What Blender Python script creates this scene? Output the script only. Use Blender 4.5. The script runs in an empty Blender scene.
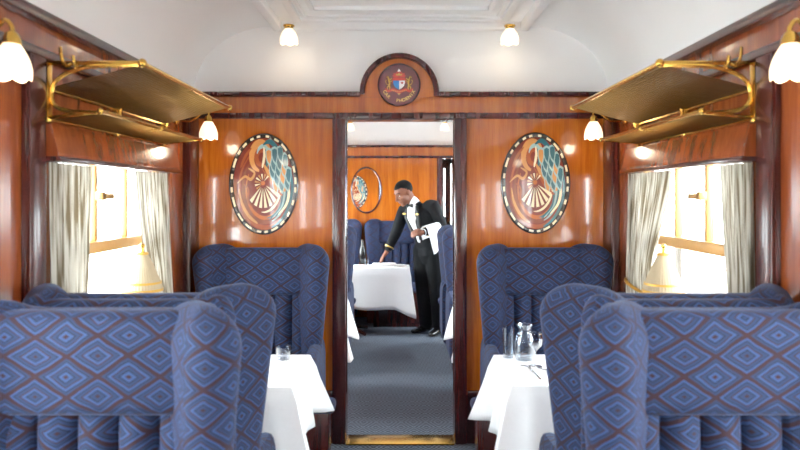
import bpy, bmesh, math, random
from mathutils import Vector, Matrix
PI = math.pi
S = bpy.context.scene
C = S.collection
R = math.radians

# ------------------------------------------------------------------ materials
def srgb(r, g, b):
    f = lambda c: (c/255/12.92) if c/255 <= .04045 else ((c/255+.055)/1.055)**2.4
    return (f(r), f(g), f(b), 1)

def new_mat(name):
    m = bpy.data.materials.new(name); m.use_nodes = True
    nt = m.node_tree
    return m, nt, nt.nodes, nt.links, nt.nodes['Principled BSDF']

def plain(name, col, rough=.5, metal=0, coat=0, noise=.06, nscale=30, bump=0, sheen=0, spec=.5):
    m, nt, N, L, b = new_mat(name)
    tc = N.new('ShaderNodeTexCoord'); nz = N.new('ShaderNodeTexNoise')
    nz.inputs['Scale'].default_value = nscale; nz.inputs['Detail'].default_value = 3
    L.new(tc.outputs['Object'], nz.inputs['Vector'])
    mx = N.new('ShaderNodeMix'); mx.data_type = 'RGBA'
    mx.inputs['A'].default_value = tuple(c*(1-noise*2) for c in col[:3])+(1,)
    mx.inputs['B'].default_value = tuple(min(1, c*(1+noise*2)) for c in col[:3])+(1,)
    L.new(nz.outputs['Fac'], mx.inputs['Factor']); L.new(mx.outputs['Result'], b.inputs['Base Color'])
    b.inputs['Roughness'].default_value = rough; b.inputs['Metallic'].default_value = metal
    b.inputs['Coat Weight'].default_value = coat; b.inputs['Coat Roughness'].default_value = .05
    b.inputs['Sheen Weight'].default_value = sheen; b.inputs['Specular IOR Level'].default_value = spec
    if bump:
        bp = N.new('ShaderNodeBump'); bp.inputs['Strength'].default_value = bump; bp.inputs['Distance'].default_value = .004
        L.new(nz.outputs['Fac'], bp.inputs['Height']); L.new(bp.outputs['Normal'], b.inputs['Normal'])
    return m

def wood(name, dark, mid, light, rough=.16, coat=.7, scale=(16, 16, .9)):
    m, nt, N, L, b = new_mat(name)
    tc = N.new('ShaderNodeTexCoord'); mp = N.new('ShaderNodeMapping')
    mp.inputs['Scale'].default_value = scale
    L.new(tc.outputs['Object'], mp.inputs['Vector'])
    n1 = N.new('ShaderNodeTexNoise'); n1.inputs['Scale'].default_value = 1.2; n1.inputs['Detail'].default_value = 6
    n1.inputs['Distortion'].default_value = .35
    L.new(mp.outputs['Vector'], n1.inputs['Vector'])
    n2 = N.new('ShaderNodeTexNoise'); n2.inputs['Scale'].default_value = 9; n2.inputs['Detail'].default_value = 3
    L.new(mp.outputs['Vector'], n2.inputs['Vector'])
    ad = N.new('ShaderNodeMath'); ad.operation = 'MULTIPLY_ADD'; ad.inputs[1].default_value = .3
    L.new(n2.outputs['Fac'], ad.inputs[0]); 
    sc = N.new('ShaderNodeMath'); sc.operation = 'MULTIPLY'; sc.inputs[1].default_value = .75
    L.new(n1.outputs['Fac'], sc.inputs[0]); L.new(sc.outputs[0], ad.inputs[2])
    cr = N.new('ShaderNodeValToRGB')
    e = cr.color_ramp.elements
    e[0].position = .3; e[0].color = dark; e[1].position = .72; e[1].color = light
    k = e.new(.52); k.color = mid
    L.new(ad.outputs[0], cr.inputs['Fac']); L.new(cr.outputs['Color'], b.inputs['Base Color'])
    b.inputs['Roughness'].default_value = rough; b.inputs['Coat Weight'].default_value = coat
    b.inputs['Coat Roughness'].default_value = .04
    return m

def fabric_mat():
    m, nt, N, L, b = new_mat('moquette')
    uv = N.new('ShaderNodeUVMap'); sp = N.new('ShaderNodeSeparateXYZ')
    nz = N.new('ShaderNodeTexNoise'); nz.inputs['Scale'].default_value = 9
    L.new(uv.outputs['UV'], nz.inputs['Vector'])
    vm = N.new('ShaderNodeVectorMath'); vm.operation = 'MULTIPLY_ADD'
    vm.inputs[1].default_value = (.02, .02, 0)
    L.new(nz.outputs['Color'], vm.inputs[0]); L.new(uv.outputs['UV'], vm.inputs[2])
    L.new(vm.outputs[0], sp.inputs[0])
    def tri(sock, period):
        d = N.new('ShaderNodeMath'); d.operation = 'DIVIDE'; d.inputs[1].default_value = period
        L.new(sock, d.inputs[0])
        f = N.new('ShaderNodeMath'); f.operation = 'FRACT'; L.new(d.outputs[0], f.inputs[0])
        s = N.new('ShaderNodeMath'); s.operation = 'SUBTRACT'; s.inputs[1].default_value = .5; L.new(f.outputs[0], s.inputs[0])
        a = N.new('ShaderNodeMath'); a.operation = 'ABSOLUTE'; L.new(s.outputs[0], a.inputs[0])
        mu = N.new('ShaderNodeMath'); mu.operation = 'MULTIPLY'; mu.inputs[1].default_value = 1.0; L.new(a.outputs[0], mu.inputs[0])
        return mu.outputs[0]
    ad = N.new('ShaderNodeMath'); ad.operation = 'ADD'
    L.new(tri(sp.outputs[0], .165), ad.inputs[0]); L.new(tri(sp.outputs[1], .108), ad.inputs[1])
    cr = N.new('ShaderNodeValToRGB'); cr.color_ramp.interpolation = 'CONSTANT'
    blue = srgb(33, 51, 86); navy = srgb(15, 20, 37); mar = srgb(36, 18, 24); mid = srgb(23, 34, 60)
    seq = [(0, mar), (.045, mid), (.12, navy), (.155, blue), (.225, mar), (.26, mid), (.34, navy), (.375, blue), (.43, mar), (.55, mid), (.61, navy), (.645, blue), (.715, mar), (.75, mid), (.83, navy), (.865, blue), (.94, mar)]
    e = cr.color_ramp.elements
    e[0].position = 0; e[0].color = seq[0][1]
    e[1].position = seq[1][0]; e[1].color = seq[1][1]
    for p, c in seq[2:]:
        k = e.new(p); k.color = c
    L.new(ad.outputs[0], cr.inputs['Fac'])
    n3 = N.new('ShaderNodeTexNoise'); n3.inputs['Scale'].default_value = 420; n3.inputs['Detail'].default_value = 2
    L.new(uv.outputs['UV'], n3.inputs['Vector'])
    mx = N.new('ShaderNodeMix'); mx.data_type = 'RGBA'; mx.blend_type = 'OVERLAY'; mx.inputs['Factor'].default_value = .35
    L.new(cr.outputs['Color'], mx.inputs['A']); L.new(n3.outputs['Fac'], mx.inputs['B'])
    L.new(mx.outputs['Result'], b.inputs['Base Color'])
    b.inputs['Roughness'].default_value = .85; b.inputs['Sheen Weight'].default_value = .12
    b.inputs['Sheen Roughness'].default_value = .4; b.inputs['Specular IOR Level'].default_value = .2
    b.inputs['Sheen Tint'].default_value = srgb(170, 185, 230)
    return m

def carpet_mat():
    m, nt, N, L, b = new_mat('carpet')
    tc = N.new('ShaderNodeTexCoord'); sp = N.new('ShaderNodeSeparateXYZ')
    L.new(tc.outputs['Object'], sp.inputs[0])
    def tri(sock, period):
        d = N.new('ShaderNodeMath'); d.operation = 'DIVIDE'; d.inputs[1].default_value = period; L.new(sock, d.inputs[0])
        f = N.new('ShaderNodeMath'); f.operation = 'PINGPONG'; f.inputs[1].default_value = .5; L.new(d.outputs[0], f.inputs[0])
        return f.outputs[0]
    ad = N.new('ShaderNodeMath'); ad.operation = 'ADD'
    L.new(tri(sp.outputs[0], .17), ad.inputs[0]); L.new(tri(sp.outputs[1], .17), ad.inputs[1])
    mu = N.new('ShaderNodeMath'); mu.operation = 'MULTIPLY'; mu.inputs[1].default_value = 6; L.new(ad.outputs[0], mu.inputs[0])
    pp = N.new('ShaderNodeMath'); pp.operation = 'PINGPONG'; pp.inputs[1].default_value = .5; L.new(mu.outputs[0], pp.inputs[0])
    nz = N.new('ShaderNodeTexNoise'); nz.inputs['Scale'].default_value = 180; nz.inputs['Detail'].default_value = 3
    L.new(tc.outputs['Object'], nz.inputs['Vector'])
    a2 = N.new('ShaderNodeMath'); a2.operation = 'MULTIPLY_ADD'; a2.inputs[1].default_value = .35
    L.new(nz.outputs['Fac'], a2.inputs[0]); L.new(pp.outputs[0], a2.inputs[2])
    cr = N.new('ShaderNodeValToRGB'); e = cr.color_ramp.elements
    e[0].position = .28; e[0].color = srgb(44, 48, 58); e[1].position = .58; e[1].color = srgb(104, 111, 124)
    L.new(a2.outputs[0], cr.inputs['Fac']); L.new(cr.outputs['Color'], b.inputs['Base Color'])
    b.inputs['Roughness'].default_value = .95; b.inputs['Specular IOR Level'].default_value = .1
    return m

def curtain_mat():
    m, nt, N, L, b = new_mat('curtain_cloth')
    uv = N.new('ShaderNodeUVMap'); mp = N.new('ShaderNodeMapping'); mp.inputs['Scale'].default_value = (1, .04, 1)
    L.new(uv.outputs['UV'], mp.inputs['Vector'])
    nz = N.new('ShaderNodeTexNoise'); nz.inputs['Scale'].default_value = 75; nz.inputs['Detail'].default_value = 2
    L.new(mp.outputs[0], nz.inputs['Vector'])
    cr = N.new('ShaderNodeValToRGB'); e = cr.color_ramp.elements
    e[0].position = .4; e[0].color = srgb(92, 78, 56); e[1].position = .58; e[1].color = srgb(178, 171, 158)
    L.new(nz.outputs['Fac'], cr.inputs['Fac'])
    b.inputs['Roughness'].default_value = .9
    L.new(cr.outputs['Color'], b.inputs['Base Color'])
    tr = N.new('ShaderNodeBsdfTranslucent'); L.new(cr.outputs['Color'], tr.inputs['Color'])
    ms = N.new('ShaderNodeMixShader'); ms.inputs[0].default_value = .10
    L.new(b.outputs[0], ms.inputs[1]); L.new(tr.outputs[0], ms.inputs[2])
    L.new(ms.outputs[0], N['Material Output'].inputs['Surface'])
    return m

def glow_mat(name, col, emit, strength):
    m, nt, N, L, b = new_mat(name)
    nz = N.new('ShaderNodeTexNoise'); nz.inputs['Scale'].default_value = 25
    mx = N.new('ShaderNodeMix'); mx.data_type = 'RGBA'; mx.inputs['A'].default_value = col
    mx.inputs['B'].default_value = tuple(c*.93 for c in col[:3])+(1,)
    L.new(nz.outputs['Fac'], mx.inputs['Factor']); L.new(mx.outputs['Result'], b.inputs['Base Color'])
    b.inputs['Roughness'].default_value = .3
    b.inputs['Emission Color'].default_value = emit; b.inputs['Emission Strength'].default_value = strength
    return m

def pane_mat():
    m, nt, N, L, b = new_mat('pane_glass')
    N.remove(b)
    t = N.new('ShaderNodeBsdfTransparent'); g = N.new('ShaderNodeBsdfGlossy'); g.inputs['Roughness'].default_value = .01
    t.inputs['Color'].default_value = (.96, .98, .97, 1)
    lw = N.new('ShaderNodeLayerWeight'); lw.inputs['Blend'].default_value = .5
    pw = N.new('ShaderNodeMath'); pw.operation = 'POWER'; pw.inputs[1].default_value = 4
    ma = N.new('ShaderNodeMath'); ma.operation = 'MULTIPLY_ADD'; ma.inputs[1].default_value = .4; ma.inputs[2].default_value = .03
    L.new(lw.outputs['Facing'], pw.inputs[0]); L.new(pw.outputs[0], ma.inputs[0])
    ms = N.new('ShaderNodeMixShader')
    L.new(ma.outputs[0], ms.inputs[0]); L.new(t.outputs[0], ms.inputs[1]); L.new(g.outputs[0], ms.inputs[2])
    L.new(ms.outputs[0], N['Material Output'].inputs['Surface'])
    return m

def clear_glass():
    m, nt, N, L, b = new_mat('drinking_glass')
    N.remove(b)
    t = N.new('ShaderNodeBsdfTransparent'); g = N.new('ShaderNodeBsdfGlossy'); g.inputs['Roughness'].default_value = .02
    t.inputs['Color'].default_value = (.86, .89, .93, 1)
    lw = N.new('ShaderNodeLayerWeight'); lw.inputs['Blend'].default_value = .42
    ms = N.new('ShaderNodeMixShader')
    L.new(lw.outputs['Facing'], ms.inputs[0]); L.new(t.outputs[0], ms.inputs[1]); L.new(g.outputs[0], ms.inputs[2])
    L.new(ms.outputs[0], N['Material Output'].inputs['Surface'])
    return m

M = {}
M['orange'] = wood('golden_veneer', srgb(124, 54, 8), srgb(152, 74, 14), srgb(170, 94, 26), coat=.45)
M['red'] = wood('reddish_veneer', srgb(92, 38, 14), srgb(118, 52, 22), srgb(140, 70, 32), rough=.2, coat=.4)
M['mahog'] = wood('dark_mahogany', srgb(36, 9, 8), srgb(54, 16, 14), srgb(74, 26, 20), rough=.24, coat=.2)
M['white'] = plain('ceiling_paint', srgb(246, 249, 252), .5, noise=.01, nscale=4)
M['mould'] = plain('moulding_paint', srgb(238, 241, 245), .4, noise=.01, nscale=6)
M['brass'] = plain('brass', srgb(196, 150, 66), .24, 1, noise=.08, nscale=18)
M['wbrass'] = plain('window_brass', srgb(164, 118, 58), .4, .3, noise=.06)
M['dbrass'] = plain('aged_brass', srgb(130, 96, 50), .38, 1, noise=.1, nscale=22)
M['chrome'] = plain('steel', srgb(205, 205, 208), .18, 1)
M['fabric'] = fabric_mat()
M['carpet'] = carpet_mat()
M['curtain'] = curtain_mat()
M['linen'] = plain('white_linen', srgb(244, 244, 246), .8, noise=.015, nscale=60, spec=.2)
M['china'] = plain('white_china', srgb(246, 246, 246), .12, noise=.01)
M['pane'] = pane_mat()
M['glass'] = clear_glass()
M['tulip'] = glow_mat('frosted_lamp_glass', srgb(255, 240, 215), (1, .8, .54, 1), .9)
M['pleat'] = plain('pleated_silk', srgb(164, 144, 114), .8, noise=.03, nscale=40)
M['goldtrim'] = plain('gold_braid', srgb(190, 140, 50), .5, .5)
M['pale'] = plain('pale_boards', srgb(236, 234, 228), .8, noise=.03, nscale=5)
M['paleln'] = plain('board_gaps', srgb(62, 58, 52), .9)
M['stone'] = plain('platform_stone', srgb(225, 222, 215), .9, noise=.04, nscale=4)
M['skin'] = plain('brown_skin', srgb(112, 64, 44), .55, noise=.05, nscale=14, spec=.4)
M['lip'] = plain('lips', srgb(112, 62, 52), .45)
M['hair'] = plain('black_hair', srgb(8, 7, 7), .85, noise=.3, nscale=160, bump=.4, spec=.2)
M['jacket'] = plain('black_wool', srgb(7, 8, 12), .9, noise=.12, nscale=90, spec=.25)
M['satin'] = plain('black_satin', srgb(11, 12, 15), .55, spec=.3)
M['trouser'] = plain('trouser_wool', srgb(7, 8, 11), .9, noise=.12, nscale=90, spec=.25)
M['shoe'] = plain('black_leather', srgb(18, 17, 18), .25)
M['eye'] = plain('eye_white', srgb(225, 220, 212), .3)
M['shirt'] = plain('white_shirt', srgb(246, 246, 248), .7, noise=.015)
M['gold'] = plain('gold_thread', srgb(214, 172, 84), .4, .6)
M['mirror'] = plain('mirror_glass', (.9, .9, .9, 1), .02, 1, noise=.005)
M['black'] = plain('black_lacquer', srgb(28, 26, 26), .2)
# marquetry colours
for n, c in dict(q_maroon=(112, 34, 24), q_rust=(150, 68, 34), q_tan=(196, 130, 72), q_cream=(240, 222, 182), q_teal=(40, 92, 104),
                 q_sky=(142, 178, 178), q_black=(30, 24, 24), q_brown=(122, 54, 30), q_orange=(178, 92, 40), q_blue=(52, 112, 172),
                 q_red=(176, 44, 34), q_disc=(84, 28, 30), q_white=(240, 238, 232), q_gold=(184, 138, 62), q_goldl=(220, 176, 92)).items():
    M[n] = plain(n, srgb(*c), .2, coat=.6, noise=.07, nscale=40)

# ------------------------------------------------------------------ helpers
def link(name, me, mats, parent=None):
    o = bpy.data.objects.new(name, me); C.objects.link(o)
    for m in (mats if isinstance(mats, (list, tuple)) else [mats]): me.materials.append(m)
    if parent: o.parent = parent
    return o

def obj(name, bm, mats, parent=None, smooth=True, recalc=True):
    me = bpy.data.meshes.new(name)
    if recalc: bmesh.ops.recalc_face_normals(bm, faces=bm.faces[:])
    bm.to_mesh(me); bm.free()
    if smooth:
        for p in me.polygons: p.use_smooth = True
        if hasattr(me, 'set_sharp_from_angle'): me.set_sharp_from_angle(angle=R(42))
    return link(name, me, mats, parent)

def tag(o, label, cat, group=None):
    o['label'] = label; o['category'] = cat
    if group: o['group'] = group
    return o

def thing(name, label, cat, loc=(0, 0, 0), rz=0, group=None):
    o = bpy.data.objects.new(name, None); C.objects.link(o); o.empty_display_size = .05
    o.location = loc; o.rotation_euler = (0, 0, rz)
    return tag(o, label, cat, group)

def dup(root, loc, rz, label, group=None):
    r = root.copy(); C.objects.link(r); r.location = loc; r.rotation_euler = (0, 0, rz); r['label'] = label
    if group: r['group'] = group
    for ch in list(root.children):
        c = ch.copy(); C.objects.link(c); c.parent = r
        for g in list(ch.children):
            d = g.copy(); C.objects.link(d); d.parent = c
    return r

def struct(name, bm, mats, parent=None, smooth=False):
    o = obj(name, bm, mats, parent, smooth)
    if not parent: o['kind'] = 'structure'
    return o

def box(bm, x0, x1, y0, y1, z0, z1, bev=0, seg=2, mi=0):
    vs = [bm.verts.new((x, y, z)) for x in (x0, x1) for y in (y0, y1) for z in (z0, z1)]
    q = [(0, 1, 3, 2), (4, 6, 7, 5), (0, 4, 5, 1), (2, 3, 7, 6), (0, 2, 6, 4), (1, 5, 7, 3)]
    fs = [bm.faces.new([vs[i] for i in f]) for f in q]
    for f in fs: f.material_index = mi
    if bev:
        es = list({e for f in fs for e in f.edges})
        bmesh.ops.bevel(bm, geom=es, offset=bev, segments=seg, profile=.5, affect='EDGES')
    return bm

def NB(): return bmesh.new()

def boxes(*bs, bev=0):
    bm = NB()
    for b in bs: box(bm, *b, bev=bev)
    return bm

def tube(bm, pts, r, n=8, closed=False, mi=0, cap=True):
    pts = [Vector(p) for p in pts]; rs = r if isinstance(r, (list, tuple)) else [r]*len(pts)
    rings = []; up = None
    for i, p in enumerate(pts):
        if closed: d = pts[(i+1) % len(pts)]-pts[i-1]
        else: d = pts[min(i+1, len(pts)-1)]-pts[max(i-1, 0)]
        d.normalize()
        if up is None:
            up = Vector((0, 0, 1)) if abs(d.z) < .9 else Vector((1, 0, 0))
        a = up - d*up.dot(d)
        if a.length < 1e-5: a = d.orthogonal()
        a.normalize(); up = a; b = d.cross(a)
        rings.append([bm.verts.new(p+(a*math.cos(t)+b*math.sin(t))*rs[i]) for t in [2*PI*k/n for k in range(n)]])
    m = len(rings)
    for i in range(m if closed else m-1):
        A, B = rings[i], rings[(i+1) % m]
        for k in range(n):
            f = bm.faces.new((A[k], A[(k+1) % n], B[(k+1) % n], B[k])); f.material_index = mi
    if cap and not closed:
        bm.faces.new(rings[0][::-1]).material_index = mi; bm.faces.new(rings[-1]).material_index = mi
    return bm

def lathe(bm, prof, cx=0, cy=0, n=24, scallop=None, mi=0, cap0=False, cap1=False):
    rings = []
    for (r, z) in prof:
        ring = []
        for k in range(n):
            t = 2*PI*k/n; rr, zz = r, z
            if scallop: rr, zz = scallop(t, r, z)
            ring.append(bm.verts.new((cx+rr*math.cos(t), cy+rr*math.sin(t), zz)))
        rings.append(ring)
    for i in range(len(rings)-1):
        for k in range(n):
            bm.faces.new((rings[i][k], rings[i][(k+1) % n], rings[i+1][(k+1) % n], rings[i+1][k])).material_index = mi
    if cap0: bm.faces.new(rings[0][::-1]).material_index = mi
    if cap1: bm.faces.new(rings[-1]).material_index = mi
    return bm

def boxuv(bm, du=0, dv=0):
    uv = bm.loops.layers.uv.verify(); bm.normal_update()
    for f in bm.faces:
        n = f.normal
        for l in f.loops:
            p = l.vert.co
            if abs(n.z) > .75: l[uv].uv = (p.x+du, p.y+dv)
            elif abs(n.x) > abs(n.y)*1.3: l[uv].uv = (p.y+du, p.z+dv)
            else: l[uv].uv = (p.x+du, p.z+dv)
    return bm

def loft(rings, uvs=True, capb=True, capt=True):
    """closed rings of equal count, uv = (arc length, height)"""
    bm = NB(); uv = bm.loops.layers.uv.verify()
    V = [[bm.verts.new(p) for p in r] for r in rings]; n = len(rings[0])
    ref = rings[len(rings)//2]; ac = [0]
    for k in range(n): ac.append(ac[-1]+(Vector(ref[(k+1) % n])-Vector(ref[k])).length)
    hs = [sum(Vector(p).z for p in r)/n for r in rings]
    for i in range(1, len(hs)):
        d = sum((Vector(rings[i][k])-Vector(rings[i-1][k])).length for k in range(n))/n
        hs[i] = hs[i-1]+max(d, 1e-4) if i else hs[i]
    for i in range(len(V)-1):
        for k in range(n):
            k2 = (k+1) % n
            f = bm.faces.new((V[i][k], V[i][k2], V[i+1][k2], V[i+1][k]))
            for l, q in zip(f.loops, ((ac[k], hs[i]), (ac[k+1], hs[i]), (ac[k+1], hs[i+1]), (ac[k], hs[i+1]))): l[uv].uv = q
    for cond, ring in ((capb, V[0][::-1]), (capt, V[-1])):
        if cond:
            f = bm.faces.new(ring)
            for l in f.loops: l[uv].uv = (l.vert.co.x, l.vert.co.y)
    return bm

def poly(bm, pts, y, mi):
    """flat polygon in the xz plane at depth y, material index mi"""
    vs = [bm.verts.new((p[0], y, p[1])) for p in pts]
    try:
        f = bm.faces.new(vs); f.material_index = mi
    except ValueError: pass

def spline(pts, n=10):
    out = []; P = [Vector(p) for p in pts]
    for i in range(len(P)-1):
        p0 = P[max(i-1, 0)]; p1 = P[i]; p2 = P[i+1]; p3 = P[min(i+2, len(P)-1)]
        for k in range(n):
            t = k/n
            out.append(.5*((2*p1)+(-p0+p2)*t+(2*p0-5*p1+4*p2-p3)*t*t+(-p0+3*p1-3*p2+p3)*t*t*t))
    out.append(P[-1]); return out

# ------------------------------------------------------------------ dimensions (metres; camera at y=0, looking along +y)
HW = 1.32                       # half width of the carriage
YB, YE = 3.90, 7.95             # partition, far end wall
Y0 = -3.6
CAM_Z = 1.55

# ------------------------------------------------------------------ setting
struct('floor', boxes((-HW-.1, HW+.1, Y0, 14.2, -.08, 0)), M['carpet'])

WIN = [(-3.05, -2.0), (-1.35, -.3), (.45, 1.5), (2.38, 3.44), (4.5, 5.5), (6.4, 7.4)]
WZ0, WZ1 = .86, 1.78
def side_wall(s):
    bm = NB()
    a, b = sorted((s*HW, s*(HW+.09)))
    box(bm, a, b, Y0, YE+.1, 0, WZ0); box(bm, a, b, Y0, YE+.1, WZ1, 2.3)
    ys = [Y0]+[v for w in WIN for v in w]+[YE+.1]
    for i in range(0, len(ys), 2): box(bm, a, b, ys[i], ys[i+1], WZ0, WZ1)
    return bm
struct('wall_left', side_wall(-1), M['red']); struct('wall_right', side_wall(1), M['red'])

# ceiling: cove and flat
prof = [(HW+.02, 2.19)]
for k in range(0, 13):
    t = k/12*PI/2
    prof.append((.80+.52*math.cos(t)**.95 if k < 12 else .80, 2.20+.43*math.sin(t)))
prof.append((.0, 2.645))
prof = prof+[(-x, z) for x, z in prof[-2::-1]]
def ceil_bm(y0, y1):
    bm = NB(); rows = []
    for y in (y0, y1): rows.append([bm.verts.new((x, y, z)) for x, z in prof])
    for k in range(len(prof)-1): bm.faces.new((rows[0][k], rows[0][k+1], rows[1][k+1], rows[1][k]))
    top = [bm.verts.new((x, y, 2.8)) for x, y in ((-HW-.1, y0), (HW+.1, y0), (HW+.1, y1), (-HW-.1, y1))]
    bm.faces.new(top)
    return bm
struct('ceiling', ceil_bm(Y0, 14.2), M['white'], smooth=True)

tn = [0]
def trim(bm, m, smooth=False):
    tn[0] += 1
    return struct('trim_%d' % tn[0], bm, m, smooth=smooth)

def ceil_frame(y0, y1):
    bm = NB()
    def fr(x, ya, yb, w, z0, z1):
        box(bm, -x, -x+w, ya, yb, z0, z1, .008); box(bm, x-w, x, ya, yb, z0, z1, .008)
        box(bm, -x+w, x-w, yb-w, yb, z0, z1, .008); box(bm, -x+w, x-w, ya, ya+w, z0, z1, .008)
    fr(.80, y0, y1-.001, .055, 2.585, 2.65)
    fr(.66, y0+.10, y1-.10, .05, 2.612, 2.65); fr(.60, y0+.16, y1-.16, .025, 2.625, 2.65)
    fr(.53, y0+.32, y1-.32, .03, 2.615, 2.65)
    return bm
trim(ceil_frame(Y0, YB), M['mould'], True); trim(ceil_frame(YB+.08, YE), M['mould'], True)

for s in (-1, 1):               # long side mouldings: cornice, frieze rail, dado, skirting
    def sb(d, y0, y1, z0, z1, bev=.006):
        a, b = sorted((s*HW, s*(HW-d)))
        bm = NB(); box(bm, a, b, y0, y1, z0, z1, bev); return bm
    for (ya, yb) in ((Y0, YB), (YB+.08, YE)):
        trim(sb(.05, ya, yb, 2.175, 2.215), M['mahog'], True)
        trim(sb(.028, ya, yb, 2.045, 2.085), M['mahog'], True)
        trim(sb(.02, ya, yb, .80, .84), M['mahog'], True)
        o = sb(.014, ya, yb, 0, .3); b_ = struct('baseboard_%s' % ('left' if s < 0 else 'right'), o, M['mahog'])
    for (ya, yb, d) in ((2.15, 2.25, .035), (YB-.16, YB, .05), (.2, .3, .035), (YB+.08, YB+.16, .04), (YE-.12, YE, .04), (5.82, 6.12, .03)):
        trim(sb(d, ya, yb, .3, 2.05), M['mahog'], True)

# partition between the two saloons
DX0, DX1 = -.345, .335
bm = NB(); T = YB+.08
box(bm, -HW, DX0, YB, T, .3, 2.03); box(bm, DX1, HW, YB, T, .3, 2.03); box(bm, -HW, HW, YB, T, 2.03, 2.19)
struct('wall_back', bm, M['orange'])
struct('wall_back_lunette', boxes((-HW, HW, YB+.05, T-.005, 2.19, 2.72)), M['white'])
bm = NB()
box(bm, -HW, DX0-.06, YB-.012, T+.012, 0, .3); box(bm, DX1+.06, HW, YB-.012, T+.012, 0, .3)
struct('baseboard_back', bm, M['mahog'])
trim(boxes((-HW, DX0-.08, YB-.025, YB, .295, .33), (DX1+.08, HW, YB-.025, YB, .295, .33), bev=.006), M['mahog'], True)
trim(boxes((-HW+.05, DX0-.08, YB-.02, YB, 2.034, 2.072), (DX1+.08, HW-.05, YB-.02, YB, 2.034, 2.072), (DX0-.08, DX1+.08, YB-.021, YB, 2.034, 2.072), bev=.005), M['mahog'], True)
# door lining
bm = NB()
box(bm, DX0-.084, DX0, YB-.035, T+.035, 0, 2.034, .008); box(bm, DX1, DX1+.076, YB-.035, T+.035, 0, 2.034, .008)
box(bm, DX0, DX1, YB-.01, T+.01, 2.027, 2.04)
trim(bm, M['mahog'], True)
bm = NB(); box(bm, DX0+.002, DX1-.002, YB-.05, T+.02, 0, .012, .004)
tag(obj('threshold_strip', bm, M['brass']), 'brass threshold strip on the carpet across the open doorway', 'threshold')

# cornice with the arched pediment
AX, AZ, AR = -.01, 2.195, .248
bm = NB()
box(bm, -HW+.05, AX-AR+.002, YB-.04, YB+.055, 2.172, 2.202, .007); box(bm, AX+AR-.002, HW-.05, YB-.04, YB+.055, 2.172, 2.202, .007)
n = 40; ring = []
for k in range(n+1):
    t = PI*k/n; c, s_ = math.cos(t), math.sin(t)
    ring.append([bm.verts.new((AX+r*c, y, AZ-.02+(r)*s_+(.02 if s_ > .0 else 0))) for r, y in ((AR, YB+.052), (AR, YB-.035), (AR-.008, YB-.042), (AR-.026, YB-.042), (AR-.034, YB-.03), (AR-.034, YB+.052))])
for k in range(n):
    for j in range(6): bm.faces.new((ring[k][j], ring[k][(j+1) % 6], ring[k+1][(j+1) % 6], ring[k+1][j]))
bm.faces.new(ring[0]); bm.faces.new(ring[-1][::-1])
trim(bm, M['mahog'], True)
bm = NB(); pts = [(AX+(AR-.03)*math.cos(PI*k/n), AZ+(AR-.03)*math.sin(PI*k/n)) for k in range(n+1)]
pts = [(AX+AR-.03, 2.17)]+pts+[(AX-AR+.03, 2.17)]
A = [bm.verts.new((x, YB-.018, z)) for x, z in pts]; B = [bm.verts.new((x, YB+.052, z)) for x, z in pts]
bm.faces.new(A); bm.faces.new(B[::-1])
for k in range(len(pts)): bm.faces.new((A[k], A[(k+1) % len(pts)], B[(k+1) % len(pts)], B[k]))
struct('wall_back_pediment', bm, M['orange'])

# far end wall with the offset doorway
EX0, EX1 = .53, 1.14
bm = NB()
box(bm, -HW, EX0, YE, YE+.08, 0, 2.03); box(bm, EX1, HW, YE, YE+.08, 0, 2.03); box(bm, -HW, HW, YE, YE+.08, 2.03, 2.19)
struct('wall_end', bm, M['orange'])
struct('wall_end_lunette', boxes((-HW, HW, YE+.05, YE+.07, 2.19, 2.72)), M['white'])
trim(boxes((-HW+.05, HW-.05, YE-.04, YE, 2.172, 2.202), (-HW+.05, HW-.05, YE-.02, YE, 2.034, 2.066), bev=.006), M['mahog'], True)
trim(boxes((EX0-.07, EX0, YE-.03, YE+.1, 0, 2.034), (EX1, EX1+.07, YE-.03, YE+.1, 0, 2.034), bev=.006), M['mahog'], True)
# corridor beyond
struct('wall_corridor_left', boxes((.40, .47, YE+.1, 14, 0, 2.6)), M['red'])
bm = NB(); cw = [(9.8, 10.1), (11.3, 11.8)]
box(bm, .80, .812, YE+.1, 14, 0, 1.1); box(bm, .80, .812, YE+.1, 14, 2.06, 2.6)
for a, b in ((YE+.1, 9.8), (10.1, 11.3), (11.8, 14)): box(bm, .80, .812, a, b, 1.1, 2.06)
struct('wall_corridor_right', bm, M['black'])
struct('wall_corridor_end', boxes((.40, .86, 14, 14.06, 0, 2.6)), M['mahog'])
struct('wall_corridor_outer', boxes((HW+.0, HW+.09, YE+.1, 8.6, 0, 2.6)), M['red'])
# rear end wall behind the camera
struct('wall_front', boxes((-HW-.09, HW+.09, Y0-.08, Y0, 0, 2.8)), M['orange'])

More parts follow.
